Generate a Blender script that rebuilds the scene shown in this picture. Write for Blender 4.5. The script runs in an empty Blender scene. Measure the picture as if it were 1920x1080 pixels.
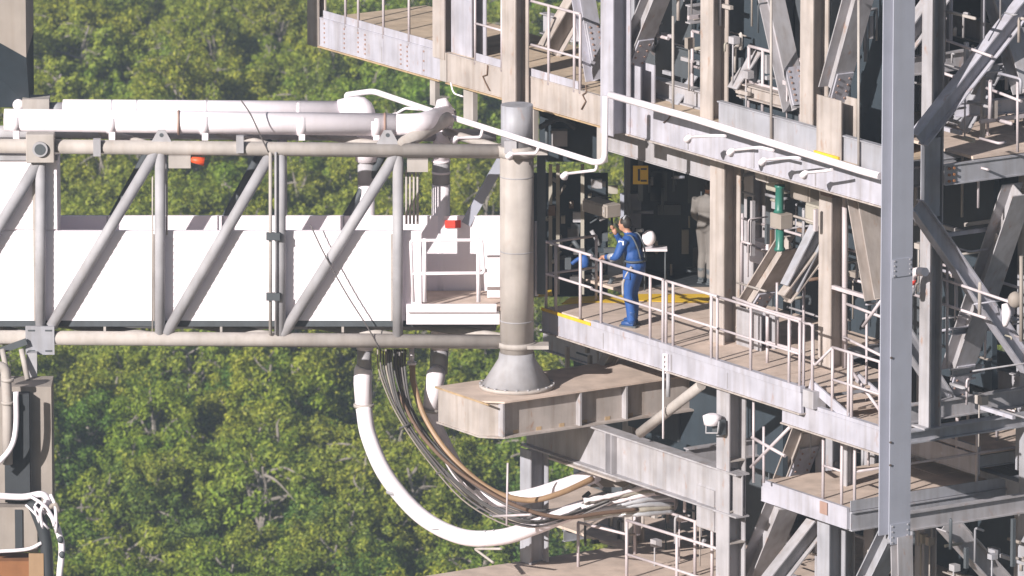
import bpy, bmesh, math, random
from mathutils import Vector, Matrix, Euler
R = math.radians
random.seed(7)

# ------------------------------------------------------------------ camera
SC = bpy.context.scene
COL = SC.collection
S, D = 115.0, 150.0            # pixels (of 1920) per metre at the hinge column, camera distance
F = S * D
PIT = R(12.0)
FV = Vector((0, math.cos(PIT), -math.sin(PIT)))
UV = Vector((0, math.sin(PIT), math.cos(PIT)))
RV = Vector((1, 0, 0))
CAM = -D * FV
cd = bpy.data.cameras.new('camera'); co = bpy.data.objects.new('camera', cd); COL.objects.link(co)
co.location = CAM; co.rotation_euler = (R(90) - PIT, 0, 0)
cd.sensor_width = 36; cd.lens = F / 1920 * 36; cd.clip_start = 1; cd.clip_end = 6000
cd.dof.use_dof = True; cd.dof.focus_distance = 150.0; cd.dof.aperture_fstop = 4.8     # long lens: woodland falls softly out of focus
SC.camera = co

# ------------------------------------------------------------------ light
SUN_AZ, SUN_EL = R(232), R(23.5)       # direction towards the sun
sv = Vector((math.cos(SUN_AZ) * math.cos(SUN_EL), math.sin(SUN_AZ) * math.cos(SUN_EL), math.sin(SUN_EL)))
w = bpy.data.worlds.new('World'); SC.world = w; w.use_nodes = True
nt = w.node_tree
sky = nt.nodes.new('ShaderNodeTexSky'); sky.sky_type = 'NISHITA'; sky.sun_disc = False
sky.sun_elevation = SUN_EL; sky.sun_rotation = math.atan2(sv.x, sv.y)
bg = nt.nodes['Background']; bg.inputs[1].default_value = 0.05
nt.links.new(sky.outputs[0], bg.inputs[0])
sl = bpy.data.lights.new('sun', 'SUN'); so = bpy.data.objects.new('sun', sl); COL.objects.link(so)
sl.energy = 5.0; sl.angle = R(0.5); sl.color = (1.0, 0.95, 0.91)
so.rotation_euler = sv.to_track_quat('Z', 'Y').to_euler(); so.location = (-40, -40, 60)
SC.view_settings.view_transform = 'Standard'; SC.view_settings.look = 'None'
SC.view_settings.exposure = 0.55; SC.view_settings.gamma = 1

# ------------------------------------------------------------------ axes of the tower
TH = R(56.6)
A = Vector((math.cos(TH), -math.sin(TH), 0))     # along the tower's left face, towards the camera
B = Vector((math.sin(TH), math.cos(TH), 0))      # into the tower, away to the right
Z = Vector((0, 0, 1)); X = Vector((1, 0, 0)); Y = Vector((0, 1, 0))
def T(a, b, z): return A * a + B * b + Z * z
def at(x, y, **k):
    d = FV + RV * ((x - 960) / F) + UV * ((540 - y) / F)
    n, c = [({'Y': Y, 'a': A, 'b': B, 'z': Z}[q], v) for q, v in k.items()][0]
    return CAM + d * ((c - n.dot(CAM)) / n.dot(d))

# ------------------------------------------------------------------ materials
def nd(t, kind, **k):
    n = t.nodes.new(kind)
    for q, v in k.items(): setattr(n, q, v)
    return n
def ramp(t, stops, src):
    r = nd(t, 'ShaderNodeValToRGB'); e = r.color_ramp.elements
    while len(e) < len(stops): e.new(0.5)
    for i, (p, c) in enumerate(stops): e[i].position = p; e[i].color = (*c, 1) if len(c) == 3 else c
    t.links.new(src, r.inputs[0]); return r.outputs[0]
def mix(t, a, b, fac, mode='MIX'):
    m = nd(t, 'ShaderNodeMix', data_type='RGBA', blend_type=mode)
    for s, v in ((0, fac), (6, a), (7, b)):
        if hasattr(v, 'is_linked') or hasattr(v, 'links'): t.links.new(v, m.inputs[s])
        else: m.inputs[s].default_value = v if s == 0 else (*v, 1)
    return m.outputs[2]
MATS = {}
def paint(name, col, rough=.55, var=.14, rust=.0, metal=0.0, streak=.12, bump=.004, grit=6.0):
    m = bpy.data.materials.new(name); m.use_nodes = True; t = m.node_tree
    bs = t.nodes['Principled BSDF']; g = nd(t, 'ShaderNodeNewGeometry')
    n1 = nd(t, 'ShaderNodeTexNoise'); n1.inputs['Scale'].default_value = grit * .35; n1.inputs['Detail'].default_value = 6
    t.links.new(g.outputs['Position'], n1.inputs['Vector'])
    mp = nd(t, 'ShaderNodeMapping'); mp.inputs['Scale'].default_value = (9, 9, .7)
    t.links.new(g.outputs['Position'], mp.inputs['Vector'])
    n2 = nd(t, 'ShaderNodeTexNoise'); n2.inputs['Scale'].default_value = 1.0; n2.inputs['Detail'].default_value = 4
    t.links.new(mp.outputs[0], n2.inputs['Vector'])
    lo = tuple(max(0, c * (1 - var)) for c in col); hi = tuple(min(1, c * (1 + var * .6)) for c in col)
    c1 = ramp(t, [(.3, lo), (.7, hi)], n1.outputs[0])
    sc = ramp(t, [(.42, (1, 1, 1)), (.75, (1 - streak, 1 - streak * 1.15, 1 - streak * 1.35))], n2.outputs[0])
    c2 = mix(t, c1, sc, 1.0, 'MULTIPLY')
    if rust > 0:
        n3 = nd(t, 'ShaderNodeTexNoise'); n3.inputs['Scale'].default_value = 5.5; n3.inputs['Detail'].default_value = 8
        n3.inputs['Roughness'].default_value = .65
        mp3 = nd(t, 'ShaderNodeMapping'); mp3.inputs['Scale'].default_value = (1, 1, .45)
        t.links.new(g.outputs['Position'], mp3.inputs['Vector']); t.links.new(mp3.outputs[0], n3.inputs['Vector'])
        rm = ramp(t, [(.60, (0, 0, 0)), (.70, (rust, rust, rust))], n3.outputs[0])
        c2 = mix(t, c2, (.30, .13, .045), rm)
    t.links.new(c2, bs.inputs['Base Color'])
    bs.inputs['Roughness'].default_value = rough; bs.inputs['Metallic'].default_value = metal
    if bump:
        n4 = nd(t, 'ShaderNodeTexNoise'); n4.inputs['Scale'].default_value = 30
        t.links.new(g.outputs['Position'], n4.inputs['Vector'])
        bp = nd(t, 'ShaderNodeBump'); bp.inputs['Strength'].default_value = .25; bp.inputs['Distance'].default_value = bump
        t.links.new(n4.outputs[0], bp.inputs['Height']); t.links.new(bp.outputs[0], bs.inputs['Normal'])
    MATS[name] = m; return m
paint('steel', (.37, .355, .375), rust=.5, var=.2, streak=.22)
paint('steel_ochre', (.46, .33, .20), rust=.6, var=.25, streak=.25)
paint('steel_warm', (.42, .37, .345), rust=.5, streak=.26, var=.2)
paint('steel_cool', (.34, .34, .375), rust=.3, var=.18, streak=.2)
paint('steel_pale', (.42, .41, .465), rust=.38, var=.18, streak=.2)
paint('steel_blue', (.34, .35, .41), rust=.05, streak=.05, var=.06)
paint('galv', (.36, .35, .37), rough=.68, metal=.0, var=.2)
paint('galv_warm', (.41, .37, .345), rough=.78, metal=.0, rust=.15, var=.2)
paint('white', (.86, .79, .83), rough=.5, var=.03, streak=.03)
paint('white_pipe', (.86, .79, .83), rough=.45, var=.04, streak=.06)
paint('rail', (.52, .46, .48), rough=.45, rust=.15)
paint('deck', (.58, .46, .385), rough=.85, var=.2, rust=.2, streak=.0, grit=9)
paint('deck_tan', (.54, .42, .31), rough=.85, var=.22, rust=.3, streak=.0, grit=9)
paint('yellow', (.72, .46, .035), rough=.6, rust=.1)
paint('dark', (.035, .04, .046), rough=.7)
paint('navy', (.028, .040, .052), rough=.7)  # near-black blue that carries the painted shade of the tower voids
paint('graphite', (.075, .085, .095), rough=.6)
paint('rubber', (.09, .085, .085), rough=.6, var=.25)
paint('hose_brown', (.34, .22, .13), rough=.5, var=.15)
paint('hose_dark', (.13, .115, .115), rough=.5, var=.2)
paint('red', (.75, .06, .04), rough=.5, var=.05)
paint('orange', (.85, .10, .03), rough=.5, var=.05)
paint('teal', (.03, .15, .115), rough=.4)
paint('rusty', (.28, .12, .05), rough=.85, var=.3)
paint('bolt', (.10, .075, .065), rough=.7)
paint('bolt_pale', (.34, .22, .18), rough=.7)
paint('taupe', (.30, .26, .23), rough=.7)
paint('khaki', (.36, .33, .28), rough=.8)
paint('brown', (.16, .10, .07), rough=.7)
paint('suit_blue', (.016, .075, .27), rough=.65, var=.25, streak=.1)
paint('suit_grey', (.17, .155, .145), rough=.8, var=.1)
paint('skin', (.46, .24, .16), rough=.55, bump=0)
paint('hair', (.02, .015, .012), rough=.6, bump=0)
paint('boot', (.015, .06, .20), rough=.5)
paint('silver', (.55, .56, .6), rough=.35, metal=.3)
paint('bark', (.24, .21, .18), rough=.9, var=.3)
paint('deadwood', (.42, .36, .28), rough=.9, var=.25)
paint('soil', (.045, .042, .025), rough=1, var=.4)

# ------------------------------------------------------------------ mesh helpers
class MB:
    def __init__(s): s.v = []; s.f = []; s.sm = []
    def add(s, vs, fs, smooth=False):
        o = len(s.v); s.v += [Vector(q) for q in vs]
        s.f += [tuple(i + o for i in f) for f in fs]; s.sm += [smooth] * len(fs); return s
    def box(s, c, ex, ey, ez):            # centre + three half-extent vectors
        c = Vector(c); vs = [c + ex * i + ey * j + ez * k for i in (-1, 1) for j in (-1, 1) for k in (-1, 1)]
        fs = [(0, 1, 3, 2), (4, 6, 7, 5), (0, 4, 5, 1), (2, 3, 7, 6), (0, 2, 6, 4), (1, 5, 7, 3)]
        if ex.cross(ey).dot(ez) < 0: fs = [f[::-1] for f in fs]
        return s.add(vs, fs)
    def tbox(s, a0, a1, b0, b1, z0, z1):  # box in tower axes
        return s.box(T((a0 + a1) / 2, (b0 + b1) / 2, (z0 + z1) / 2), A * ((a1 - a0) / 2), B * ((b1 - b0) / 2), Z * ((z1 - z0) / 2))
    def xbox(s, x0, x1, y0, y1, z0, z1):
        return s.box(((x0 + x1) / 2, (y0 + y1) / 2, (z0 + z1) / 2), X * ((x1 - x0) / 2), Y * ((y1 - y0) / 2), Z * ((z1 - z0) / 2))
    def bar(s, p, q, up, w, d):           # solid bar, w across, d along up
        p, q = Vector(p), Vector(q); ax = (q - p).normalized(); up = (up - ax * up.dot(ax)).normalized(); sd = ax.cross(up)
        return s.box((p + q) / 2, (q - p) / 2, sd * (w / 2), up * (d / 2))
    def prism(s, prof, p, q, u, v):       # polygon profile [(u,v)] swept from p to q
        n = len(prof); vs = [Vector(b_) + u * x + v * y for b_ in (p, q) for x, y in prof]
        fs = [(i, (i + 1) % n, n + (i + 1) % n, n + i) for i in range(n)]
        return s.add(vs, fs + [tuple(range(n))[::-1], tuple(range(n, 2 * n))])
    def ibeam(s, p, q, fd, w, d, tf=.022, tw=.016):   # I section, fd = flange normal
        p, q = Vector(p), Vector(q); ax = (q - p).normalized(); u = (fd - ax * fd.dot(ax)).normalized(); v = ax.cross(u)
        h, k, e = d / 2, w / 2, tw / 2
        pr = [(-h, -k), (-h + tf, -k), (-h + tf, -e), (h - tf, -e), (h - tf, -k), (h, -k), (h, k), (h - tf, k), (h - tf, e), (-h + tf, e), (-h + tf, k), (-h, k)]
        return s.prism(pr[::-1], p, q, u, v)
    def tube(s, pts, r, n=12, cap=True):
        pts = [Vector(p) for p in pts]; rs = r if isinstance(r, (list, tuple)) else [r] * len(pts)
        vs = []; u = None
        for i, p in enumerate(pts):
            d = (pts[min(i + 1, len(pts) - 1)] - pts[max(i - 1, 0)])
            d = d.normalized() if d.length > 1e-9 else Z.copy()
            if u is None: u = d.orthogonal().normalized()
            u = (u - d * u.dot(d)); u = u.normalized() if u.length > 1e-6 else d.orthogonal().normalized()
            v = d.cross(u)
            vs += [p + (u * math.cos(2 * math.pi * k / n) + v * math.sin(2 * math.pi * k / n)) * rs[i] for k in range(n)]
        fs = [(i * n + k, i * n + (k + 1) % n, (i + 1) * n + (k + 1) % n, (i + 1) * n + k) for i in range(len(pts) - 1) for k in range(n)]
        s.add(vs, fs, True)
        if cap:
            o = len(s.v) - len(vs); m = (len(pts) - 1) * n
            s.f += [tuple(o + k for k in range(n))[::-1], tuple(o + m + k for k in range(n))]; s.sm += [False, False]
        return s
    def ball(s, c, r, n=12, m=8):
        c = Vector(c); rr = r if isinstance(r, (list, tuple)) else (r, r, r); vs = []
        for j in range(m + 1):
            t = math.pi * j / m
            for i in range(n):
                a = 2 * math.pi * i / n
                vs.append(c + Vector((rr[0] * math.sin(t) * math.cos(a), rr[1] * math.sin(t) * math.sin(a), -rr[2] * math.cos(t))))
        return s.add(vs, [(j * n + i, j * n + (i + 1) % n, (j + 1) * n + (i + 1) % n, (j + 1) * n + i) for j in range(m) for i in range(n)], True)
    def build(s, name, mat, parent=None, loc=None, bevel=0):
        if parent is not None: org = WL[parent]
        elif loc is not None: org = Vector(loc)
        else:
            n = len(s.v); org = sum(s.v, Vector()) / n; org.z = min(q.z for q in s.v)
        me = bpy.data.meshes.new(name); me.from_pydata([tuple(q - org) for q in s.v], [], s.f)
        me.polygons.foreach_set('use_smooth', s.sm); me.materials.append(MATS[mat]); me.update()
        o = bpy.data.objects.new(name, me); COL.objects.link(o)
        if parent is not None: o.parent = parent
        else: o.location = org
        WL[o] = org
        if bevel:
            b_ = o.modifiers.new('edge', 'BEVEL'); b_.width = bevel; b_.segments = 1; b_.limit_method = 'ANGLE'
        return o
WL = {}
def tag(o, label, cat, group=None, kind=None):
    if label: o['label'] = label
    if cat: o['category'] = cat
    if group: o['group'] = group
    if kind: o['kind'] = kind
    return o
def thing(name, label, cat, loc, group=None):
    o = bpy.data.objects.new(name, None); COL.objects.link(o); o.location = loc; o.empty_display_size = .2
    WL[o] = Vector(loc); return tag(o, label, cat, group)
def smooth_path(pts, n=8):                # Catmull-Rom through points
    pts = [Vector(p) for p in pts]; P = [pts[0] * 2 - pts[1]] + pts + [pts[-1] * 2 - pts[-2]]; out = []
    for i in range(1, len(P) - 2):
        p0, p1, p2, p3 = P[i - 1:i + 3]
        for k in range(n):
            t = k / n
            out.append(.5 * ((2 * p1) + (p2 - p0) * t + (2 * p0 - 5 * p1 + 4 * p2 - p3) * t * t + (3 * p1 - p0 - 3 * p2 + p3) * t ** 3))
    return out + [pts[-1]]
def fillet(pts, r, n=5):                  # polyline with rounded corners
    pts = [Vector(p) for p in pts]; out = [pts[0]]
    for i in range(1, len(pts) - 1):
        a, b, c = pts[i - 1], pts[i], pts[i + 1]
        e = min(r, (a - b).length * .45, (c - b).length * .45)
        p, q = b + (a - b).normalized() * e, b + (c - b).normalized() * e
        for k in range(n + 1):
            t = k / n; out.append(p * (1 - t) ** 2 + b * 2 * t * (1 - t) + q * t * t)
    return out + [pts[-1]]
def bolts(parent, pts, nrm, r=.014, mat='bolt', name='bolt_group'):
    m = MB()
    for p in pts: m.tube([Vector(p) - nrm * .01, Vector(p) + nrm * .016], r, 6)
    o = m.build(name, mat, parent); o['kind'] = 'stuff'; return o

# ================================================================== SETTING: ground and woodland
GZ = -45.0
g = MB().add([(-1500, -300, GZ), (1500, -300, GZ), (1500, 3000, GZ), (-1500, 3000, GZ)], [(0, 1, 2, 3)]).build('ground', 'soil', loc=(0, 0, GZ))
tag(g, 'dark undergrowth soil beneath the woodland', 'ground', kind='structure')

def leaf_mat(name, stops, hue):
    m = bpy.data.materials.new(name); m.use_nodes = True; t = m.node_tree; t.nodes.remove(t.nodes['Principled BSDF'])
    g_ = nd(t, 'ShaderNodeNewGeometry'); oi = nd(t, 'ShaderNodeObjectInfo')
    c = ramp(t, stops, g_.outputs['Random Per Island'])
    tint = ramp(t, hue, oi.outputs['Random'])
    n1 = nd(t, 'ShaderNodeTexNoise'); n1.inputs['Scale'].default_value = .13; n1.inputs['Detail'].default_value = 3
    t.links.new(g_.outputs['Position'], n1.inputs['Vector'])
    reg = ramp(t, [(.36, (.72, .92, .7)), (.5, (1, 1, 1)), (.64, (1.03, 1.0, .85))], n1.outputs[0])
    c = mix(t, c, tint, 1.0, 'MULTIPLY'); c = mix(t, c, reg, 1.0, 'MULTIPLY')
    d = nd(t, 'ShaderNodeBsdfDiffuse'); tr = nd(t, 'ShaderNodeBsdfTranslucent'); gl = nd(t, 'ShaderNodeBsdfGlossy')
    gl.inputs['Roughness'].default_value = .5; gl.inputs['Color'].default_value = (.5, .5, .45, 1)
    m1 = nd(t, 'ShaderNodeMixShader'); m1.inputs[0].default_value = .22
    m2 = nd(t, 'ShaderNodeMixShader'); m2.inputs[0].default_value = .03
    t.links.new(c, d.inputs[0]); t.links.new(c, tr.inputs[0])
    t.links.new(d.outputs[0], m1.inputs[1]); t.links.new(tr.outputs[0], m1.inputs[2])
    t.links.new(m1.outputs[0], m2.inputs[1]); t.links.new(gl.outputs[0], m2.inputs[2])
    t.links.new(m2.outputs[0], t.nodes['Material Output'].inputs[0]); MATS[name] = m
HUE = [(0, (.78, .9, .75)), (.3, (1, 1.02, .9)), (.6, (1.08, 1.10, .8)), (.85, (.98, .98, .85)), (1, (.85, 1.05, .7))]
leaf_mat('leaf', [(0, (.085, .11, .018)), (.4, (.19, .22, .03)), (.75, (.285, .30, .036)), (1, (.37, .36, .065))], HUE)
leaf_mat('leaf_olive', [(0, (.09, .12, .02)), (.5, (.205, .25, .036)), (1, (.35, .37, .065))], HUE)
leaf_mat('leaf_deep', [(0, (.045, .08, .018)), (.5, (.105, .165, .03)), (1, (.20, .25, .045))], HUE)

def tree_meshes(seed, rad, hgt, nclump, nleaf, lsize, lmat, bare=0):
    rn = random.Random(seed); wood = MB(); cen = []
    base = Vector((0, 0, 0)); th = hgt - rad[2] * .9
    trunk = smooth_path([base, (rn.uniform(-.2, .2), rn.uniform(-.2, .2), th * .5), (rn.uniform(-.4, .4), rn.uniform(-.4, .4), th), (rn.uniform(-.5, .5), rn.uniform(-.5, .5), hgt - .4)], 4)
    wood.tube(trunk, [.16 * (1 - .85 * i / (len(trunk) - 1)) + .015 for i in range(len(trunk))], 6)
    for k in range(nclump):
        t = rn.uniform(-.35, 1); a = rn.uniform(0, 2 * math.pi); q = math.sqrt(max(0, 1 - t * t)) if t > 0 else 1.0 + t * .5
        s_ = rn.uniform(.62, 1.08)
        cen.append(Vector((rad[0] * q * math.cos(a) * s_, rad[1] * q * math.sin(a) * s_, hgt - rad[2] + rad[2] * t * s_)))
    for k in range(9 + bare):
        c = cen[k % len(cen)]; s0 = trunk[len(trunk) // 2 + (k % (len(trunk) // 2))]
        over = 1.25 if k >= 9 else .95
        e = s0 + (c - s0) * over
        mid = (s0 + e) / 2 + Vector((rn.uniform(-.2, .2), rn.uniform(-.2, .2), rn.uniform(0, .35)))
        wood.tube(smooth_path([s0, mid, e], 4), [.055, .05, .045, .04, .035, .03, .025, .02, .012], 5)
    lv = []; lf = []
    for c in cen:
        cr = rn.uniform(.22, .5); n = int(nleaf * 1.55 * cr / .45)
        for j in range(n):
            d = Vector((rn.gauss(0, 1), rn.gauss(0, 1), rn.gauss(0, 1))); d.normalize()
            p = c + d * cr * rn.uniform(.35, 1.0) * Vector((1, 1, .75)).length / 1.6
            nr = (d + Vector((rn.uniform(-.7, .7), rn.uniform(-.7, .7), rn.uniform(-.2, .9)))).normalized()
            u = nr.orthogonal().normalized(); u.rotate(Matrix.Rotation(rn.uniform(0, 6.28), 3, nr)); v = nr.cross(u)
            L = lsize * .74 * rn.uniform(.6, 1.35); W_ = L * rn.uniform(.4, .62); o = len(lv)
            lv += [p - u * L, p + v * W_ + nr * L * .15, p + u * L, p - v * W_ + nr * L * .15]; lf.append((o, o + 1, o + 2, o + 3))
    me = bpy.data.meshes.new('tree'); nw = len(wood.v)
    me.from_pydata([tuple(q) for q in wood.v] + [tuple(q) for q in lv], [], wood.f + [tuple(i + nw for i in f) for f in lf])
    me.materials.append(MATS['bark']); me.materials.append(MATS[lmat])
    me.polygons.foreach_set('material_index', [0] * len(wood.f) + [1] * len(lf)); me.update()
    return me
protos = bpy.data.collections.new('woodland_kinds')
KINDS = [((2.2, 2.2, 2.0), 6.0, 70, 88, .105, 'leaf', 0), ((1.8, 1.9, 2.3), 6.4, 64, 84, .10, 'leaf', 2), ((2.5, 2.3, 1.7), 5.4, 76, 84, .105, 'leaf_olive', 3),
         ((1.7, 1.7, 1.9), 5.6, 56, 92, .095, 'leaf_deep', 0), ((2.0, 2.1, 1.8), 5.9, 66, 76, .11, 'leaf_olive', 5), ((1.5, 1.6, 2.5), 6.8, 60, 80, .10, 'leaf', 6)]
tree_me = []
for i, kd in enumerate(KINDS):
    me = tree_meshes(100 + i, *kd); tree_me.append(me)
    o = bpy.data.objects.new('tree_kind', me); protos.objects.link(o)
rn = random.Random(3); pts = []; rots = []; scl = []; idx = []
HOLE = at(165, 900, z=GZ + 4)
yy = 128.0
while yy < 300:
    half = (yy + 147) * 960 / F * 1.12 + 3
    x = -half
    while x < half:
        p = Vector((x + rn.uniform(-1.2, 1.2), yy + rn.uniform(-1.2, 1.2), GZ + rn.uniform(-.9, .5)))
        x += 2.15
        if abs(p.x - HOLE.x) < 1.6 and -7 < p.y - HOLE.y < 1.0: continue
        pts.append(tuple(p)); rots.append((rn.uniform(-.08, .08), rn.uniform(-.08, .08), rn.uniform(0, 6.28)))
        scl.append(rn.uniform(.72, 1.08))
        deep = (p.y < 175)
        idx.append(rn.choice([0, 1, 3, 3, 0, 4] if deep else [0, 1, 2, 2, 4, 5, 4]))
    yy += 2.2
me = bpy.data.meshes.new('woodland'); me.from_pydata(pts, [], [])
for nm, ty, dat in (('rot', 'FLOAT_VECTOR', [c for r_ in rots for c in r_]), ('scl', 'FLOAT', scl), ('idx', 'INT', idx)):
    at_ = me.attributes.new(nm, ty, 'POINT'); at_.data.foreach_set('vector' if ty == 'FLOAT_VECTOR' else 'value', dat)
wood = bpy.data.objects.new('woodland', me); COL.objects.link(wood)
tag(wood, 'dense sunlit green scrub woodland filling the background', 'woodland', kind='stuff')
ng = bpy.data.node_groups.new('woodland', 'GeometryNodeTree')
ng.interface.new_socket('Geometry', in_out='INPUT', socket_type='NodeSocketGeometry'); ng.interface.new_socket('Geometry', in_out='OUTPUT', socket_type='NodeSocketGeometry')
gi = ng.nodes.new('NodeGroupInput'); go = ng.nodes.new('NodeGroupOutput'); ci = ng.nodes.new('GeometryNodeCollectionInfo'); ip = ng.nodes.new('GeometryNodeInstanceOnPoints')
ci.inputs['Collection'].default_value = protos; ci.inputs['Separate Children'].default_value = True; ci.inputs['Reset Children'].default_value = True
ip.inputs['Pick Instance'].default_value = True
for nm, ty, sk in (('rot', 'FLOAT_VECTOR', 'Rotation'), ('scl', 'FLOAT', 'Scale'), ('idx', 'INT', 'Instance Index')):
    na = ng.nodes.new('GeometryNodeInputNamedAttribute'); na.data_type = ty; na.inputs[0].default_value = nm
    ng.links.new(na.outputs[0], ip.inputs[sk])
ng.links.new(gi.outputs[0], ip.inputs['Points']); ng.links.new(ci.outputs[0], ip.inputs['Instance']); ng.links.new(ip.outputs[0], go.inputs[0])
md = wood.modifiers.new('scatter', 'NODES'); md.node_group = ng

# ================================================================== ACCESS ARM (left)
ARM = thing('access_arm', 'white walled access arm in a grey tube truss reaching left from the round column', 'access arm', at(500, 640, Y=0))
YF, YW, YB = 0.0, .135, 1.45           # front truss, cabin wall, rear truss
def arm(x, y, Yp=YF): return at(x, y, Y=Yp)
def tubepart(name, p, q, r, mat='galv', parent=None, n=14): return MB().tube([p, q], r, n).build(name, mat, parent or ARM)
# chords
tubepart('top_chord', arm(-60, 273), arm(950, 284), .118, 'galv_warm'); tubepart('bottom_chord', arm(-60, 632), arm(950, 641), .118, 'galv_warm')
ztc = arm(500, 279).z; zbc = arm(500, 637).z
m = MB().tube([(arm(-60, 0).x, YB, ztc), (arm(930, 0).x, YB, ztc - .06)], .105, 12); m.build('rear_top_chord', 'galv', ARM)
m = MB().tube([(arm(-60, 0).x, YB, zbc), (arm(930, 0).x, YB, zbc - .06)], .105, 12); m.build('rear_bottom_chord', 'galv', ARM)
# posts and diagonals, front and rear
for px in (76, 300, 526, 746):
    tubepart('post', arm(px, 276), arm(px, 636), .086)
    pr = Vector((arm(px, 400).x, YB, 0))
    MB().tube([pr + Z * ztc, pr + Z * zbc], .075, 10).build('rear_post', 'galv', ARM)
for (x0, y0, x1, y1) in ((292, 285, 96, 612), (506, 292, 312, 626), (742, 290, 530, 628), (74, 300, -120, 620)):
    tubepart('diagonal', arm(x0, y0), arm(x1, y1), .092)
    a0, a1 = arm(x0, y0), arm(x1, y1)
    MB().tube([(a0.x, YB, ztc), (a1.x, YB, zbc)], .07, 10).build('rear_diagonal', 'graphite', ARM)  # darker colour than the front diagonals carries the shade on the rear truss
# plan bracing between the chords (shows above them)
for (xa, xb) in ((170, 300), (420, 530), (640, 750), (840, 945), (5, 60)):
    MB().tube([Vector((arm(xb, 0).x, YF, zbc + .02)), Vector((arm(xa, 0).x - .55, YB - .25, zbc + .02))], .085, 10).build('plan_brace', 'galv_warm', ARM)
for (xa, xb) in ((210, 300), (430, 520), (590, 745), (860, 940)):
    MB().tube([Vector((arm(xb, 0).x, YF, ztc)), Vector((arm(xa, 0).x - .3, YB, ztc + .02))], .07, 10).build('plan_brace', 'galv_warm', ARM)
# lifting lugs on the top chord
for px in (303, 727):
    c = arm(px, 262, -.02); m = MB()
    m.prism([(-.20, -.10), (.20, -.10), (.06, .16), (-.06, .16)], c - Y * .02, c + Y * .02, X, Z); lg = m.build('lifting_lug', 'galv', ARM)
    MB().tube([c + Z * .08 - Y * .025, c + Z * .08 + Y * .025], .035, 10).build('lug_hole', 'graphite', lg)
# gusset boxes at the left
m = MB(); c = arm(76, 276, -.06); m.box(c, X * .23, Y * .14, Z * .235); gb = m.build('gusset_box', 'galv_warm', ARM, bevel=.012)
c2 = c - Y * .145; MB().tube([c2 - Y * .004, c2 - Y * .05], .125, 20).build('bushing_ring', 'galv', gb); MB().tube([c2 - Y * .03 , c2 - Y * .058], .09, 20).build('bushing', 'graphite', gb)
m = MB(); c = arm(75, 638, -.10); m.box(c, X * .235, Y * .03, Z * .235); gp = m.build('gusset_plate', 'steel_cool', ARM)
for i in (-1, 1):
    for j in (-1, 1):
        MB().box(c + X * .14 * i + Z * .17 * j - Y * .034, X * .055, Y * .006, Z * .012).build('slot', 'graphite', gp)
# lattice track: vertical pair of thin rods beside the third post
m = MB().tube([arm(507, 285, -.1), arm(507, 628, -.1)], .028, 8); m.build('guide_rod', 'galv_warm', ARM)
m = MB().tube([arm(517, 285, -.12), arm(517, 628, -.12)], .02, 8); m.build('guide_rod', 'galv', ARM)
for y in (443, 556): MB().box(arm(512, y, -.13), X * .11, Y * .05, Z * .06).build('rod_bracket', 'graphite', ARM)
for (xx, y0, y1) in ((286, 330, 625), (313, 340, 440), (535, 330, 405)): MB().tube([arm(xx, y0, .05), arm(xx, y1, .05)], .014, 6).build('conduit', 'galv_warm', ARM)
# cabin: lapped white siding boards, roof, taller left block, vestibule
CAB = MB(); zt, zb = arm(400, 433, YW).z, arm(400, 601, YW).z; zt2 = arm(50, 300, YW).z
xl, x1, x2, x3 = arm(-60, 500, YW).x, arm(108, 500, YW).x, arm(762, 500, YW).x, arm(940, 500, YW).x
YR = 1.36
CAB.xbox(xl, x2, YW + .03, YW + .08, zb + .0, zt); cab = CAB.build('front_wall', 'white', ARM)
MB().xbox(xl, x3, YR, YR + .06, zb, zt).build('rear_wall', 'white', ARM)
MB().xbox(xl, x2 - .01, YW + .09, YR - .01, zb + .02, zb + .06).build('arm_floor', 'deck', ARM)
MB().xbox(xl, x1, YW + .081, YR - .002, zb + .065, zt2).build('tall_block', 'white', ARM)
MB().xbox(xl, x1, YW + .03, YW + .08, zt + .002, zt2).build('block_front', 'white', ARM)
MB().xbox(xl, x1 + .02, YW - .06, YR + .1, zt2 + .005, zt2 + .1).build('block_coping', 'galv', ARM)
for k_, px in enumerate((190, 300, 410, 526, 640, 746)):
    MB().xbox(arm(px, 0).x - .008, arm(px, 0).x + .008, YR - .014, YR - .001, zb + .1, zt - .002).build('panel_joint', 'galv', ARM)
def siding(xa, xb, za, zc, parent):
    n = max(1, round((zc - za) / .115)); h = (zc - za) / n
    for k in range(n):
        z0 = za + k * h
        MB().add([(xa, YW - .008, z0), (xb, YW - .008, z0), (xb, YW + .004, z0 + h), (xa, YW + .004, z0 + h), (xa, YW + .03, z0), (xb, YW + .03, z0), (xb, YW + .03, z0 + h), (xa, YW + .03, z0 + h)],
                 [(0, 1, 2, 3), (4, 5, 1, 0), (1, 5, 6, 2), (3, 2, 6, 7), (4, 0, 3, 7)]).build('siding_board', 'white', parent)
siding(xl, x2, zb, zt, cab)
siding(xl, x1, zt + .035, zt2, cab)
for px in (76, 300, 530, 746):
    xx = arm(px - 9, 500, YW).x; top = zt if px > 80 else zt2
    MB().xbox(xx - .035, xx + .035, YW - .03, YW - .009, zb, top - .05).build('wall_channel', 'galv_warm', ARM)
MB().xbox(xl, x3 - .1, YW + .0, YR, zb - .10, zb + .0).build('floor_frame', 'graphite', ARM)
for px in (190, 410, 640): MB().xbox(arm(px, 0).x - .02, arm(px, 0).x + .02, .1, .14, zbc + .1, zb - .1).build('floor_hanger', 'galv_warm', ARM)
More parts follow.
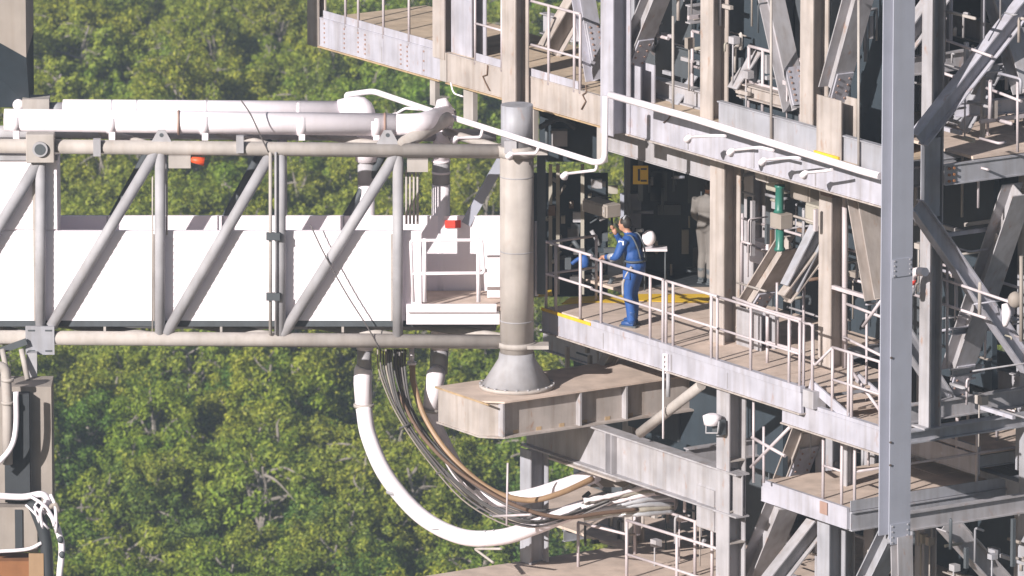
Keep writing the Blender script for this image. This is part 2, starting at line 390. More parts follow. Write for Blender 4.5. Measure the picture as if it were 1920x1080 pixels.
# vestibule recess right of the last post
zf = at(850, 572, Y=YW).z; zl = at(850, 478, Y=YW).z
xa, xb, xc = arm(790, 500, YW).x, arm(888, 500, YW).x, arm(908, 0, YW).x
MB().xbox(x2, xa, YW, YW + .08, zb, zt).build('door_jamb', 'white', ARM)
MB().xbox(xb + .22, x3, YW + .5, YW + .56, zf + .02, zl - .12).build('door_jamb', 'white', ARM)
MB().xbox(xa + .002, x3 + .15, YW - .2, YR - .1, zf - .05, zf).build('vestibule_floor', 'deck', ARM)
MB().xbox(x2, x3 - .08, YW - .28, YW - .22, zf - .06, zf + .07).build('toe_plate', 'white', ARM)
MB().xbox(x2, x3 - .03, YW - .20, YW - .03, zb - .02, zb + .2).build('sill_beam', 'white', ARM)
yr = YW - .25
def vr(x, y): return at(x, y, Y=yr)
m = MB(); m.tube(fillet([vr(775, 566), vr(770, 451), vr(903, 450), vr(908, 512), vr(772, 513)], .05), .027, 8); m.build('gate_frame', 'white', ARM)
for px in (796, 897): MB().tube([vr(px, 447), vr(px, 566)], .034, 8).build('gate_post', 'white', ARM)
MB().box(at(849, 420, Y=YR - .03), X * .13, Y * .012, Z * .062).build('red_placard', 'red', ARM)
MB().box(at(1006, 485, Y=.5), X * .03, Y * .03, Z * .62).build('end_jamb', 'white', ARM)
# boxes slung under the top chord
MB().box(arm(337, 302, -.05), X * .18, Y * .1, Z * .10).build('junction_box', 'galv_warm', ARM); MB().tube([arm(357, 299, -.1), arm(383, 303, -.1)], [.045, .075], 10).build('beacon', 'orange', ARM)
MB().box(arm(783, 309, -.03), X * .17, Y * .1, Z * .1).build('junction_box', 'galv_warm', ARM)
for px in (762, 769, 776, 783): MB().tube([arm(px, 318, .9), arm(px, 420, .9)], .02, 6).build('conduit', 'galv_warm', ARM)
for (px, py) in ((182, 276), (450, 270)): MB().box(arm(px, py, -.1), X * .06, Y * .06, Z * .14).build('bracket', 'galv', ARM)
# knee brace up to the pipes and dark rear stay
MB().tube([arm(744, 276), at(842, 222, Y=.9)], .115, 14).build('knee_brace', 'galv_warm', ARM)
MB().bar(at(943, 296, Y=1.6), at(873, 420, Y=1.4), Y, .16, .14).build('rear_stay', 'steel_blue', ARM)
MB().tube([arm(560, 280, -.02), arm(-40, 276, -.02)], .035, 8).build('service_conduit', 'galv', ARM)

# pipes on top of the arm
def pipe_thing(name, label, cat, runs, r, mat, group=None):
    root = thing(name, label, cat, runs[0][1][0], group)
    for nm, pts, rr in runs: MB().tube(pts, rr, 20).build(nm, mat, root)
    return root
YP1, YP2 = .42, 1.42
def p1(x, y): return at(x, y, Y=YP1)
def p2(x, y): return at(x, y, Y=YP2)
fp = pipe_thing('vent_pipe', 'thick white insulated pipe lying along the top of the access arm, nearer one', 'pipe',
    [('pipe_run', [p1(8, 225), p1(742, 234)], .185)], .185, 'white_pipe')
MB().tube(fillet([p1(740, 234), p1(790, 232), at(835, 218, Y=1.3)], .3, 8), .175, 20).build('elbow', 'white_pipe', fp)
MB().tube([at(836, 216, Y=1.35), at(832, 206, Y=1.45), at(827, 300, Y=1.5)], [.18, .18, .14], 18).build('down_elbow', 'white_pipe', fp)
MB().tube([at(827, 300, Y=1.5), at(827, 345, Y=1.5)], .145, 18).build('bellows', 'galv', fp)
for y in (302, 323): MB().tube([at(827, y - 2, Y=1.5), at(827, y + 2, Y=1.5)], .155, 18).build('clamp_ring', 'white_pipe', fp)
MB().tube([at(827, 345, Y=1.5), at(825, 655, Y=1.5)], .15, 18).build('down_pipe', 'white_pipe', fp)
MB().tube([at(828, 186, Y=1.4), at(832, 206, Y=1.4)], [.08, .16], 16).build('relief_cap', 'white_pipe', fp)
for px in (28, 208, 383, 565, 705):
    MB().tube([p1(px - 8, 226 + px * .012), p1(px + 8, 226 + px * .012)], .19, 20).build('clamp_band', 'white', fp)
    MB().xbox(p1(px, 0).x - .05, p1(px, 0).x + .05, YP1 - .12, YP1 + .1, ztc + .08, p1(px, 228).z - .12).build('pipe_saddle', 'white', fp)
for px in (335, 722): MB().tube([p1(px - 2, 226 + px * .012), p1(px + 2, 226 + px * .012)], .205, 20).build('flange_joint', 'bolt_pale', fp)
rp = pipe_thing('vent_pipe', 'white pipe behind the thick one on the access arm, ending in a domed bend', 'pipe',
    [('pipe_run', [p2(118, 205), p2(640, 208)], .165)], .165, 'white_pipe')
MB().tube(smooth_path([p2(638, 208), p2(662, 203), p2(682, 212), at(688, 300, Y=1.5)], 5), .19, 18).build('elbow', 'white_pipe', rp)
MB().tube([at(687, 296, Y=1.5), at(687, 345, Y=1.5)], .145, 18).build('bellows', 'galv', rp)
MB().tube([at(687, 345, Y=1.5), at(684, 655, Y=1.5)], .14, 18).build('down_pipe', 'white_pipe', rp)
for px in (208, 255, 386, 560): MB().tube([p2(px - 3, 205 + px * .006), p2(px + 3, 205 + px * .006)], .172, 20).build('flange_joint', 'white', rp)
MB().tube([p2(92, 205), p2(118, 205)], .12, 16).build('pipe_end', 'galv', rp)
o = MB().box(p2(68, 192), X * .22, Y * .2, Z * .09); o = o.build('pipe_cover_box', 'galv_warm'); tag(o, 'flat grey metal box behind the left end of the white pipes', 'box')
o = MB().ball(p2(35, 197), (.1, .1, .1)).build('ball_valve', 'white'); tag(o, 'small white dome at the left end of the arm pipes', 'valve')

# ================================================================== HINGE COLUMN
C0 = at(969, 722, Y=0); cz = C0.z
HC = thing('hinge_column', 'thick round grey hinge column standing on a cone at the end of the arm', 'column', C0)
def hz(y): return at(969, y, Y=0).z
MB().tube([C0 + Z * (hz(660) - cz), C0 + Z * (hz(292) - cz)], .275, 32).build('shaft', 'galv_warm', HC)
MB().tube([C0 + Z * .0, C0 + Z * (hz(672) - cz), C0 + Z * (hz(660) - cz)], [.58, .30, .285], 32).build('cone_base', 'galv', HC)
MB().tube([C0 + Z * -.03, C0 + Z * .03], .62, 32).build('base_flange', 'galv_warm', HC)
MB().tube([C0 + Z * (hz(292) - cz), C0 + Z * (hz(272) - cz)], .31, 32).build('collar', 'galv_warm', HC)
MB().tube([C0 + Z * (hz(272) - cz), C0 + Z * (hz(196) - cz)], .262, 28).build('upper_pin', 'steel_cool', HC)
MB().tube([C0 + Z * (hz(650) - cz), C0 + Z * (hz(640) - cz)], .31, 32).build('collar', 'galv_warm', HC)
for (py, w_) in ((284, .16), (648, .18)):
    MB().box(at(1008, py, Y=-.1), X * w_, Y * .16, Z * .03).build('hinge_plate', 'galv_warm', HC)
MB().box(at(1015, 420, Y=.35), X * .07, Y * .12, Z * 1.15).build('shade_strip', 'graphite', HC)  # dark strip standing in for the shadow right of the column
MB().box(at(957, 275, Y=-.25), X * .1, Y * .05, Z * .1).build('hinge_lug', 'galv', HC)

# box girder under the column (along B)
gz1 = cz - .035; gz0 = gz1 - .62
c_a = C0.dot(A); c_b = C0.dot(B)
a0, a1 = c_a - .78, c_a + .80
bL = at(826, 727, z=gz1).dot(B); bR = 3.9
GB = thing('box_girder', 'heavy grey box girder with upright stiffeners carrying the round column', 'girder', T(c_a, bL, gz0))
ch = .30
prof = [(a0, bL), (a1 - ch, bL), (a1, bL + ch), (a1, bR), (a0, bR)]
def plate(prof, z0, z1, name, mat, parent, grow=0):
    ca = sum(p[0] for p in prof) / len(prof); cb = sum(p[1] for p in prof) / len(prof)
    q = [((x - ca) * (1 + grow) + ca, (y - cb) * (1 + grow) + cb) for x, y in prof]
    return MB().prism(q, Z * z0, Z * z1, A, B).build(name, mat, parent)
plate(prof, gz1 - .03, gz1, 'top_flange', 'deck', GB); plate(prof, gz0, gz0 + .03, 'bottom_flange', 'steel_warm', GB)
ins = .13
prof2 = [(a0 + .03, bL + .02), (a1 - ch - .02, bL + .02), (a1 - ins, bL + ch + .02), (a1 - ins, bR - .1), (a0 + .03, bR - .1)]
plate(prof2, gz0 + .03, gz1 - .03, 'web_box', 'steel_warm', GB)
for px in (945, 1090, 1176):
    b_ = at(px, 780, a=a1).dot(B)
    MB().tbox(a1 - ins - .01, a1 - .008, b_ - .018, b_ + .018, gz0 + .03, gz1 - .03).build('stiffener', 'steel', GB)
# support girder (along A) under it
zt_s = gz0 - .004; zb_s = zt_s - .72
SG = thing('support_girder', 'deep plate girder running from under the box girder to the flanged column', 'girder', T(-1.3, 1.1, zb_s))
bs_ = 1.12
MB().ibeam(T(-1.25, bs_, (zt_s + zb_s) / 2), T(5.0, bs_, (zt_s + zb_s) / 2), Z, .26, .72, .028, .02).build('plate_girder', 'steel', SG)
for px in (1146, 1157): 
    a_ = at(px, 850, b=bs_).dot(A); MB().tbox(a_ - .01, a_ + .01, bs_ - .12, bs_ - .012, zb_s + .03, zt_s - .03).build('stiffener', 'steel', SG)
MB().tbox(-.3, 1.7, bs_ - .22, bs_ + .2, zb_s - .035, zb_s - .002).build('cover_plate', 'steel_warm', SG)

# ================================================================== TOWER: columns, beams, braces
def av(p): return p.dot(A)
def bv(p): return p.dot(B)
def column(px, py, b, z0, z1, label, mat='steel', w=.33, d=.31, group=None, fa=False, name='steel_column'):
    p = at(px, py, b=b); a_ = av(p) + w / 2
    m = MB()
    if fa: m.ibeam(T(av(p) + d / 2, b + w / 2, z0), T(av(p) + d / 2, b + w / 2, z1), A, w, d)
    else: m.ibeam(T(a_, b + d / 2, z0), T(a_, b + d / 2, z1), B, w, d)
    o = m.build(name, mat); return tag(o, label, 'column', group)
def brace(x0, y0, x1, y1, label, kind, plane, w=.30, d=.26, mat='steel', name='diagonal_brace', splice=None, group=None):
    p, q = at(x0, y0, **plane), at(x1, y1, **plane); ax = (q - p).normalized()
    fd = ax.cross(A) if kind == 'web' else A
    o = MB().ibeam(p, q, fd, w, d).build(name, mat); tag(o, label, 'brace', group)
    if splice:                                   # bolted splice plates near the lower end (fractions of the length)
        f0, f1 = splice; s0, s1 = p + (q - p) * f0, p + (q - p) * f1
        u = (fd - ax * fd.dot(ax)).normalized(); v = ax.cross(u)
        if v.y > 0: v = -v
        if kind == 'web': u, v = v, u
        if u.dot(FV) > 0: u = -u
        off = (d / 2 if kind != 'web' else .0) + .018
        pl = MB().bar(s0 + u * off, s1 + u * off, u, w * .86, .03).build('splice_plate', 'steel_pale', o)
        vv = ax.cross(u)
        bolts(o, [s0 + (s1 - s0) * t + u * (off + .014) + vv * w * .26 * k for t in (.12, .27, .42, .58, .73, .88) for k in (-1, 1)], u, .019, 'bolt_pale')
    return o
def beam(p, q, label, mat='steel', w=.16, d=.35, cat='beam', name='steel_beam', group=None):
    o = MB().ibeam(p, q, Z, w, d).build(name, mat); return tag(o, label, cat, group)

BE = .86
aUE = av(at(1668, 340, b=BE)); aLE = av(at(1662, 815, b=.95))
zW = at(1015, 577, b=BE).z
zU = at(940, 128, b=BE).z                       # top of the upper deck
hU = zU - at(940, 183, b=BE).z                  # its edge beam depth
aW0 = av(at(1016, 577, b=BE)); aW1 = av(at(1502, 735, b=BE))

def deck(name, label, a0, a1, b0, b1, z, mat='deck', da=1.05, db=1.25, thick=.045, joist=True):
    root = thing(name, label, 'platform', T((a0 + a1) / 2, (b0 + b1) / 2, z - thick))
    na, nb = max(1, round((a1 - a0) / da)), max(1, round((b1 - b0) / db)); la, lb = (a1 - a0) / na, (b1 - b0) / nb
    for i in range(na):
        for j in range(nb):
            dz = random.uniform(-.006, .004)
            MB().tbox(a0 + i * la + .008, a0 + (i + 1) * la - .008, b0 + j * lb + .008, b0 + (j + 1) * lb - .008, z - thick + dz, z + dz).build('floor_plate', mat, root)
    if joist:
        for i in range(na + 1):
            a_ = min(max(a0 + i * la, a0 + .06), a1 - .06)
            MB().ibeam(T(a_, b0 + .02, z - .16), T(a_, b1 - .02, z - .16), Z, .10, .2, .012, .01).build('joist', 'steel_cool', root)
    return root
def edge_beam(a0, a1, b, z1, z0, label, mat, lip=.07, along='A', parent=None, name='edge_beam'):
    zc = (z0 + z1) / 2
    if along == 'A': p, q = T(a0, b + lip / 2, zc), T(a1, b + lip / 2, zc)
    else: p, q = T(b - lip / 2, a0, zc), T(b - lip / 2, a1, zc)
    o = MB().ibeam(p, q, Z, lip, z1 - z0, .02, .05).build(name, mat); return tag(o, label, 'beam')
def rail_posts(label, pts, h=1.07, mids=(.52,), r=.021, toe=0, mat='rail', name='guardrail', cap=True, group=None, ext=(0, 0)):
    pts = [Vector(p) for p in pts]; root = thing(name, label, 'railing', pts[0], group)
    for p in pts: MB().tube([p - Z * .06, p + Z * h], r * 1.05, 8).build('post', mat, root)
    d0 = (pts[1] - pts[0]).normalized() * ext[0]; d1 = (pts[-1] - pts[-2]).normalized() * ext[1]
    e0, e1 = pts[0] - d0, pts[-1] + d1
    if cap: MB().tube([e0 + Z * h] + [p + Z * h for p in pts[1:-1]] + [e1 + Z * h], r, 8).build('top_rail', mat, root)
    for f in mids: MB().tube([e0 + Z * h * f] + [p + Z * h * f for p in pts[1:-1]] + [e1 + Z * h * f], r * .9, 8).build('mid_rail', mat, root)
    if toe: 
        for i in range(len(pts) - 1): MB().bar(pts[i] + Z * toe / 2, pts[i + 1] + Z * toe / 2, Z, .012, toe).build('toe_plate', mat, root)
    return root

# ---- decks
deck('upper_deck', 'tan plated upper deck above the access arm', av(at(600, 30, b=BE)), 8.2, BE + .09, 3.0, zU, 'deck_tan', 1.25, 1.6)
o = MB().tbox(-8.6, 8.2, BE - .25, 7.6, zU + 3.35, zU + 3.7).build('deck_overhead', 'steel_cool'); tag(o, 'unseen next deck of the tower overhead, kept for the shade it casts', 'platform')  # out-of-view deck, its extent shaped for the shade it casts inside
WD = deck('landing_walkway', 'sunlit tan walkway where the person in blue stands', aW0, aW1, BE + .085, 2.75, zW, 'deck', 1.02, 1.87)
deck('inner_floor', 'shaded inner floor of the tower behind the walkway', -2.6, 4.6, 2.76, 7.4, zW - .01, 'deck', 1.6, 1.6)
zW2 = at(1600, 792, b=.95).z;  aW2 = av(at(1530, 770, b=.95))
deck('lower_walkway', 'tan lower walkway reached by the short stair', aW1 + .25, aLE, 1.04, 1.45, zW2, 'deck', 1.05, 1.06)
deck('inner_walkway_strip', 'inner strip of the lower walkway behind the short stair', aW1 - .2, 8.1, 1.46, 2.6, zW2 - .012, 'deck', 1.1, 1.1)
# ---- edge beams of the upper deck (three lengths)
ax = [av(at(p, 120, b=BE)) for p in (598, 826, 838, 1140, 1152)]
UE1 = edge_beam(ax[0], ax[1], BE, zU, zU - hU, 'pale lilac edge beam with rows of rivets at the far left of the upper deck', 'steel_pale', .07)
UE2 = edge_beam(ax[2], ax[3] - .02, BE, zU, zU - hU, 'beige edge beam of the upper deck above the round column', 'steel_warm', .07)
UE3 = edge_beam(ax[4], aUE, BE, zU, zU - hU, 'long pale edge beam of the upper deck behind the sloping white pipe', 'steel_pale', .07)
o = MB().tbox(ax[1] + .003, ax[2] - .003, BE - .012, BE + .085, zU - hU, zU + .001).build('joint_plate', 'galv_warm'); tag(o, 'yellowish joint plate between the upper edge beams', 'plate')
for px, n in ((608, 5), (645, 5), (671, 5), (684, 5), (751, 5), (763, 5), (794, 3)):
    a_ = av(at(px, 60, b=BE)); bolts(UE1, [T(a_, BE - .002 + .012, zU - hU * (.17 + .66 * k / (n - 1))) for k in range(n)], -B, .017, 'bolt_pale')
for px in (622, 705, 778):
    a_ = av(at(px, 60, b=BE)); MB().tbox(a_ - .22, a_ + .22, BE + .004, BE + .012, zU - hU + .03, zU - .03).build('web_patch', 'steel_pale', UE1)
a_ = av(at(977, 150, b=BE)); bolts(UE2, [T(a_, BE + .01, zU - hU * (.2 + .6 * k / 3)) for k in range(4)], -B, .017, 'bolt_pale')
# toe plate along the upper deck
for (pa, pb, l) in ((604, 812, 'left of the paired posts'), (888, 940, 'left of the tall upright over the round column'), (980, 1082, 'below the barred gate')):
    a0_, a1_ = av(at(pa, 60, b=BE)), av(at(pb, 60, b=BE))
    o = MB().tbox(a0_, a1_, BE + .02, BE + .035, zU + .002, zU + .13).build('toe_plate', 'steel_pale'); tag(o, 'pale toe plate of the upper deck ' + l, 'plate')
zP_ = at(1588, 955, b=1.5).z; bRW = 4.1; zRW = at(1752, 824, b=bRW).z
# ---- posts and columns standing on or passing the upper deck
column(576, 40, BE - .02, zU - hU - .03, zU + 3.3, 'pale end post at the far left corner of the upper deck', 'steel_warm', w=.36, d=.16)
column(811, 60, BE - .03, zU - .12, zU + 3.3, 'beige upright above the left edge beam joint', 'steel_warm', w=.36, d=.26)
column(846, 60, BE + .12, zU - .02, zU + 3.3, 'wide pale upright standing just right of the beige one', 'steel_pale', w=.62, d=.3)
column(941, 100, BE - .30, zU - hU - .14, zU + 3.3, 'beige upright directly above the round hinge column', 'steel_warm', w=.40, d=.27)
column(1126, 100, BE - .34, zU - hU - .0, zU + 3.3, 'pale blue upright where the white pipe turns downward', 'steel_pale', w=.36, d=.35)
column(1157, 140, BE + .1, zU - hU + .02, zU + .62, 'short pale stub column under the bolted brace', 'steel_pale', w=.66, d=.3)
column(1313, 120, BE + .35, zU - .02, zU + 3.3, 'beige flanged column standing on the upper deck right of the thin pole', 'steel_warm', w=.35, d=.31)
column(1500, 120, BE + .35, zU - .02, zU + 3.3, 'tall beige flanged column on the upper deck between two bolted braces', 'steel_warm', w=.35, d=.31)
column(1531, 230, BE + .12, zU - .05, zU + .95, 'wide pink stub column with an orange foot on the upper deck', 'steel_warm', w=.66, d=.32)
p = at(1551, 272, b=BE + .11); o = MB().tbox(av(p) - .33, av(p) + .33, BE + .085, BE + .115, zU - .03, zU + .06).build('orange_band', 'yellow'); tag(o, 'orange painted band at the foot of the wide stub column', 'band')
column(1331, 400, 1.72, zW - .02, zU - .3, 'rust streaked riveted column standing on the walkway right of the person in grey', 'steel_warm', w=.40, d=.33)
column(1381, 600, 1.95, zW - .02, zW + .62, 'short wide column stub on the walkway left of the barred gate', 'steel', w=.68, d=.3)
column(1535, 480, 2.1, zW2 - .02, zU - .3, 'rusty flanged column behind the short stair', 'steel_warm', w=.34, d=.33)
column(1395, 420, 3.1, zW - .02, zU - .3, 'narrow inner column left of the green actuator', 'steel', w=.26, d=.25)
column(1725, 480, 1.6, at(1750, 800, b=1.75).z, 12, 'tall grey flanged column just right of the blue foreground column', 'steel', w=.31, d=.21)
column(1651, 500, .35, at(1680, 1008, b=.5).z, 12, 'tall blue grey foreground column crossing the right of the picture', 'steel_blue', w=.40, d=.29, fa=True)
column(1343, 880, 1.02, GZ, zW - .38, 'flanged column under the walkway where the deep girder ends', 'steel', w=.36, d=.33)
column(975, 930, .98, at(1000, 1054, b=1.12).z, zb_s - .036, 'short flanged column under the box girder behind the hanging cables', 'steel_cool', w=.32, d=.36)
column(1532, 1030, 2.0, -14, at(1540, 960, b=2.0).z, 'flanged column under the corner of the lower right platform', 'steel_cool', w=.33, d=.33)
column(1619, 1030, 4.0, -14, zW2 - .3, 'pale inner column under the lower right platform', 'steel', w=.27, d=.2)
column(1533, 860, 3.4, -14, zW2 - .3, 'double pale column below the lower walkway behind the thin posts', 'steel_cool', w=.40, d=.3)
column(1575, 860, 2.4, -14, zW2 - .3, 'slim pale column below the lower walkway', 'steel', w=.18, d=.18)
column(1731, 100, 3.4, zU - .02, 12, 'inner column behind the long diagonal at the upper right', 'steel', w=.30, d=.3)
column(1905, 750, 4.6, zP_ + .3, zU, 'pale column at the right border beside the black panel', 'steel_cool', w=.4, d=.3)
column(1167, 700, 3.3, -6, zW - .2, 'short pale column behind the box girder below the walkway', 'steel_warm', w=.30, d=.25)
# ---- diagonal braces
PA2 = dict(a=av(at(1150, 100, b=1.1))); PA3 = dict(a=av(at(1366, 180, b=1.35))); PA6 = dict(a=av(at(1725, 300, b=1.6)) + .52)
brace(1240, -30, 1180, 118, 'steep grey brace bolted to the short stub near the top centre', 'flange', dict(b=1.12), .34, .30, splice=(.62, 1.12))
brace(1318, -30, 1226, 104, 'channel shaped diagonal crossing behind the thin pole at the top', 'web', PA2, .26, .34)
brace(1530, -40, 1384, 176, 'open channel diagonal rising right from beside the beige column on the upper deck', 'web', PA3, .26, .33)
brace(1440, -30, 1492, 205, 'grey brace leaning right into its bolted splice beside the tall beige column', 'flange', dict(b=1.5), .32, .28, splice=(.68, .98))
brace(1616, -30, 1562, 170, 'steep grey brace landing on the wide pink stub column', 'flange', dict(b=1.15), .36, .32, splice=(.78, 1.18))
brace(1775, -30, 1690, 90, 'short open diagonal right of the blue foreground column at the top', 'web', dict(a=PA6['a'] - 1.2), .24, .3)
brace(1952, -30, 1722, 262, 'longest open diagonal crossing the upper right corner', 'web', PA6, .24, .27, 'steel_pale')
brace(1862, -30, 1925, 170, 'grey brace leaning right behind the longest open diagonal', 'flange', dict(b=3.2), .34, .3)
brace(1718, 385, 1930, 690, 'open diagonal running down right from the tall grey column', 'web', PA6, .22, .25, 'steel_pale')
brace(1908, 355, 1792, 700, 'wide grey brace crossing behind the lower open diagonal', 'flange', dict(b=3.0), .40, .32, 'steel', splice=(.92, 1.2))
brace(1612, 340, 1650, 560, 'beige brace leaning right just left of the blue foreground column', 'flange', dict(b=2.0), .40, .3, 'steel_warm')
brace(1480, 455, 1390, 600, 'grey bolted brace below the green actuator', 'flange', dict(b=2.2), .36, .28, 'steel_warm', splice=(.55, .95))
brace(1545, 462, 1470, 560, 'short beige strut meeting the rusty column', 'web', dict(a=av(at(1545, 500, b=2.4))), .2, .2, 'steel_warm')
brace(1470, 940, 1405, 1100, 'wide pale brace dropping left below the lower right platform', 'flange', dict(b=1.8), .42, .36)
brace(1530, 985, 1440, 1100, 'open diagonal below the lower right platform corner', 'web', dict(a=av(at(1530, 985, b=2.2))), .24, .30)
brace(1672, 1004, 1630, 1090, 'grey leg splaying left from the foot of the blue foreground column', 'flange', dict(b=.55), .34, .3, 'steel_cool')
o = brace(1690, 1004, 1692, 1100, 'beige leg dropping straight down from the blue foreground column', 'flange', dict(b=.62), .28, .2, 'steel')
brace(1775, 980, 1880, 1095, 'open diagonal dropping right below the lower right platform', 'web', dict(a=7.6), .26, .32)
brace(1518, 800, 1478, 905, 'riveted beige brace behind the thin posts of the lower platform', 'flange', dict(b=3.2), .44, .3, 'steel_warm', splice=(.25, .95))
brace(1090, -25, 1120, 150, 'pale bolted brace left of the blue upright in the upper deck', 'flange', dict(b=1.5), .30, .26, 'steel_pale', splice=(.4, .8))
brace(1110, -45, 1030, 95, 'beige riveted channel diagonal behind the barred gate', 'web', dict(a=av(at(1040, 80, b=2.2))), .24, .36, 'steel_warm')
brace(1150, 660, 1105, 735, 'short beige strut standing on the box girder under the walkway', 'web', dict(a=av(at(1130, 700, b=2.2))), .2, .2, 'steel_warm')
o = MB().tube([at(1315, 722, b=.95), at(1200, 812, b=.95)], .085, 12).build('pipe_strut', 'galv_warm'); tag(o, 'beige round strut slanting in front of the box girder to the walkway', 'strut')
# ---- walkway edge beams
hW = .33
WE = edge_beam(aW0, aW1, BE, zW - .048, zW - .048 - hW, 'pale edge beam of the walkway below the person in blue', 'steel_pale', .06)
o = MB().tbox(aW0, aW0 + 1.45, BE - .014, BE - .002, zW - .04, zW + .012).build('yellow_nosing', 'yellow'); tag(o, 'yellow nosing strip on the left end of the walkway beam', 'strip')
o = MB().tbox(aW0 + 1.47, aW1, BE - .016, BE + .08, zW - .04, zW + .055).build('kerb_strip', 'steel_pale'); tag(o, 'pale kerb strip along the walkway edge', 'kerb')
a_ = av(at(1250, 690, b=BE)); hg = thing('hanger_bracket', 'white bolted bracket hanging from the walkway beam above the slanting strut', 'bracket', T(a_, BE - .03, zW - .7))
MB().tbox(a_ - .05, a_ + .05, BE - .03, BE - .004, zW - .42, zW - .1).build('bracket_plate', 'white', hg); MB().tube([T(a_ - .02, BE - .05, zW - .1), T(a_ - .02, BE - .05, zW - 1.5)], .018, 6).build('drop_rod', 'white', hg); MB().tube([T(a_ + .06, BE - .01, zW - .4), T(a_ + .06, BE - .01, zW - .8)], .035, 8).build('sleeve', 'galv', hg)
bolts(hg, [T(a_, BE - .03, zW - .15 - .08 * k) for k in range(4)], -B, .016)
WE2 = edge_beam(av(at(1466, 790, b=.95)), aLE, .95, zW2, zW2 - .36, 'pale edge beam of the lower walkway passing behind the blue foreground column', 'steel_pale', .06)
o = MB().tbox(aW1 - .35, aLE, .955, 1.04, zW2 + .002, zW2 + .06).build('kerb_strip', 'steel_pale'); tag(o, 'pale kerb strip along the lower walkway', 'kerb')
o = MB().tbox(aW1 + .03, aW1 + .32, BE + .01, BE + .25, zW2 + .03, zW + .02).build('landing_end_post', 'steel'); tag(o, 'stubby grey block joining the two walkway beams', 'post')
# beams along B at the right
p = at(1764, 326, **PA6); q = at(1935, 308, **PA6)
ob = MB().ibeam(T(PA6['a'] + .1, bv(p), p.z), T(PA6['a'] + .1, 6.5, p.z), Z, .07, .33).build('steel_beam', 'steel_cool'); tag(ob, 'grey bolted beam running right from the tall grey column', 'beam')
bolts(ob, [T(PA6['a'] + .14, bv(p) + .06 + .09 * k, p.z + dz) for k in (0, 1) for dz in (-.1, 0, .1)], A, .024, 'rusty')
# deck above that beam
deck('side_deck', 'small deck on the grey beam at the upper right with shadowed plates', PA6['a'] - 3.4, PA6['a'] + .05, 2.2, 6.0, p.z + .22, 'deck', 1.1, 1.2)
# ---- lower right platform
zP = at(1588, 955, b=1.5).z; aP = av(at(1588, 955, b=1.5)); aPl = av(at(1427, 905, b=1.5))
deck('lower_platform', 'tan lower platform jutting out at the lower right', aPl, aP, 1.58, 6.6, zP, 'deck', 1.05, 1.25)
edge_beam(aPl, aP - .005, 1.5, zP + .02, zP - .33, 'pale left edge beam of the lower right platform', 'steel_pale', .06)
edge_beam(1.56, 6.6, aP + .06, zP - .05, zP - .36, 'grey front edge beam of the lower right platform', 'steel_cool', .12, along='B')
o = MB().tbox(aP + .004, aP + .018, 1.56, 6.6, zP - .04, zP + .13).build('toe_plate', 'steel_cool'); tag(o, 'grey toe plate on the front of the lower right platform', 'plate')
o = MB().tbox(aP - .72, aP - .52, 1.482, 1.494, zP - .2, zP + .0).build('rust_plate', 'bolt_pale'); tag(o, 'square rusty plate on the left edge of the lower right platform', 'plate')
aR0, aR1 = av(at(1690, 800, b=bRW)), aP - .08
deck('rear_walkway', 'tan rear walkway above the lower right platform, right of the blue column', aR0, aR1, bRW + .07, 6.4, zRW, 'deck', 1.05, 1.2)
o = edge_beam(aR0, aR1, bRW, zRW - .03, zRW - .36, 'pale edge beam of the rear walkway right of the blue column', 'steel_pale', .06)
o = MB().tbox(aR0, aR1, bRW + .01, bRW + .07, zRW + .004, zRW + .1).build('kerb_strip', 'steel_pale'); tag(o, 'pale kerb strip of the rear walkway right of the blue column', 'kerb')
# ---- bottom deck
zB = at(1000, 1056, b=1.12).z; aBk = av(at(960, 1054, z=zB))
deck('bottom_deck', 'pale deck at the bottom edge under the hanging hoses', aBk, aBk + 7.5, bv(at(672, 1078, z=zB)), 3.0, zB, 'deck', 2.4, 2.2)
deck('bottom_inner_deck', 'shaded bottom deck behind the lower handrail', aBk - 4, aBk + 7.5, 3.01, 8.0, zB - .02, 'deck', 2.4, 2.2)
# ---- interior: dark panels standing in for deep shade, and inner framing
def shade_wall(label, a0, a1, b, z0, z1, step=1.45):  # near-black panels in place of the tower interior's deep shade
    W_ = thing('shade_screen', label, 'wall', T((a0 + a1) / 2, b, z0)); n = max(1, round((a1 - a0) / step)); l = (a1 - a0) / n
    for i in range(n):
        MB().tbox(a0 + i * l, a0 + (i + 1) * l - .02, b + .03 * (i % 2), b + .1, z0, z1).build('shade_panel', 'navy' if i % 3 else 'graphite', W_)
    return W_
shade_wall('panels painted dark for the shade behind the columns of the upper deck', av(at(1205, 100, b=1.9)), 8.05, 1.9, zU + .01, zU + 3.3)
shade_wall('panels painted dark for the shade deep behind the left end of the upper deck', -9.5, av(at(1205, 100, b=1.9)) - .05, 5.6, zU + .01, zU + 3.3)
shade_wall('panels painted dark for the shade behind the rusty column and lower walkway', av(at(1350, 480, b=4.1)), aLE - 1.5, 4.1, zW2 + .01, zU - .25)
shade_wall('panels painted dark for the shade under the lower walkway', av(at(1330, 900, b=6.7)), 12.5, 6.7, zB - 8, zW2 - .3)
shade_wall('panels painted dark for the shade far back in the right hand bay', av(at(1600, 400, b=6.75)), 12.5, 6.75, zW2 - .2, zU + 5)
shade_wall('panels painted dark for the shade under the landing behind the box girder', av(at(1178, 700, b=3.0)), av(at(1470, 700, b=3.0)), 3.0, gz0 - .6, zW - .25)
shade_wall('panels painted dark for the shade behind the lower handrail', av(at(1075, 1000, b=5.0)), av(at(1460, 700, b=5.0)), 5.0, zB, zW2 - 1.2)
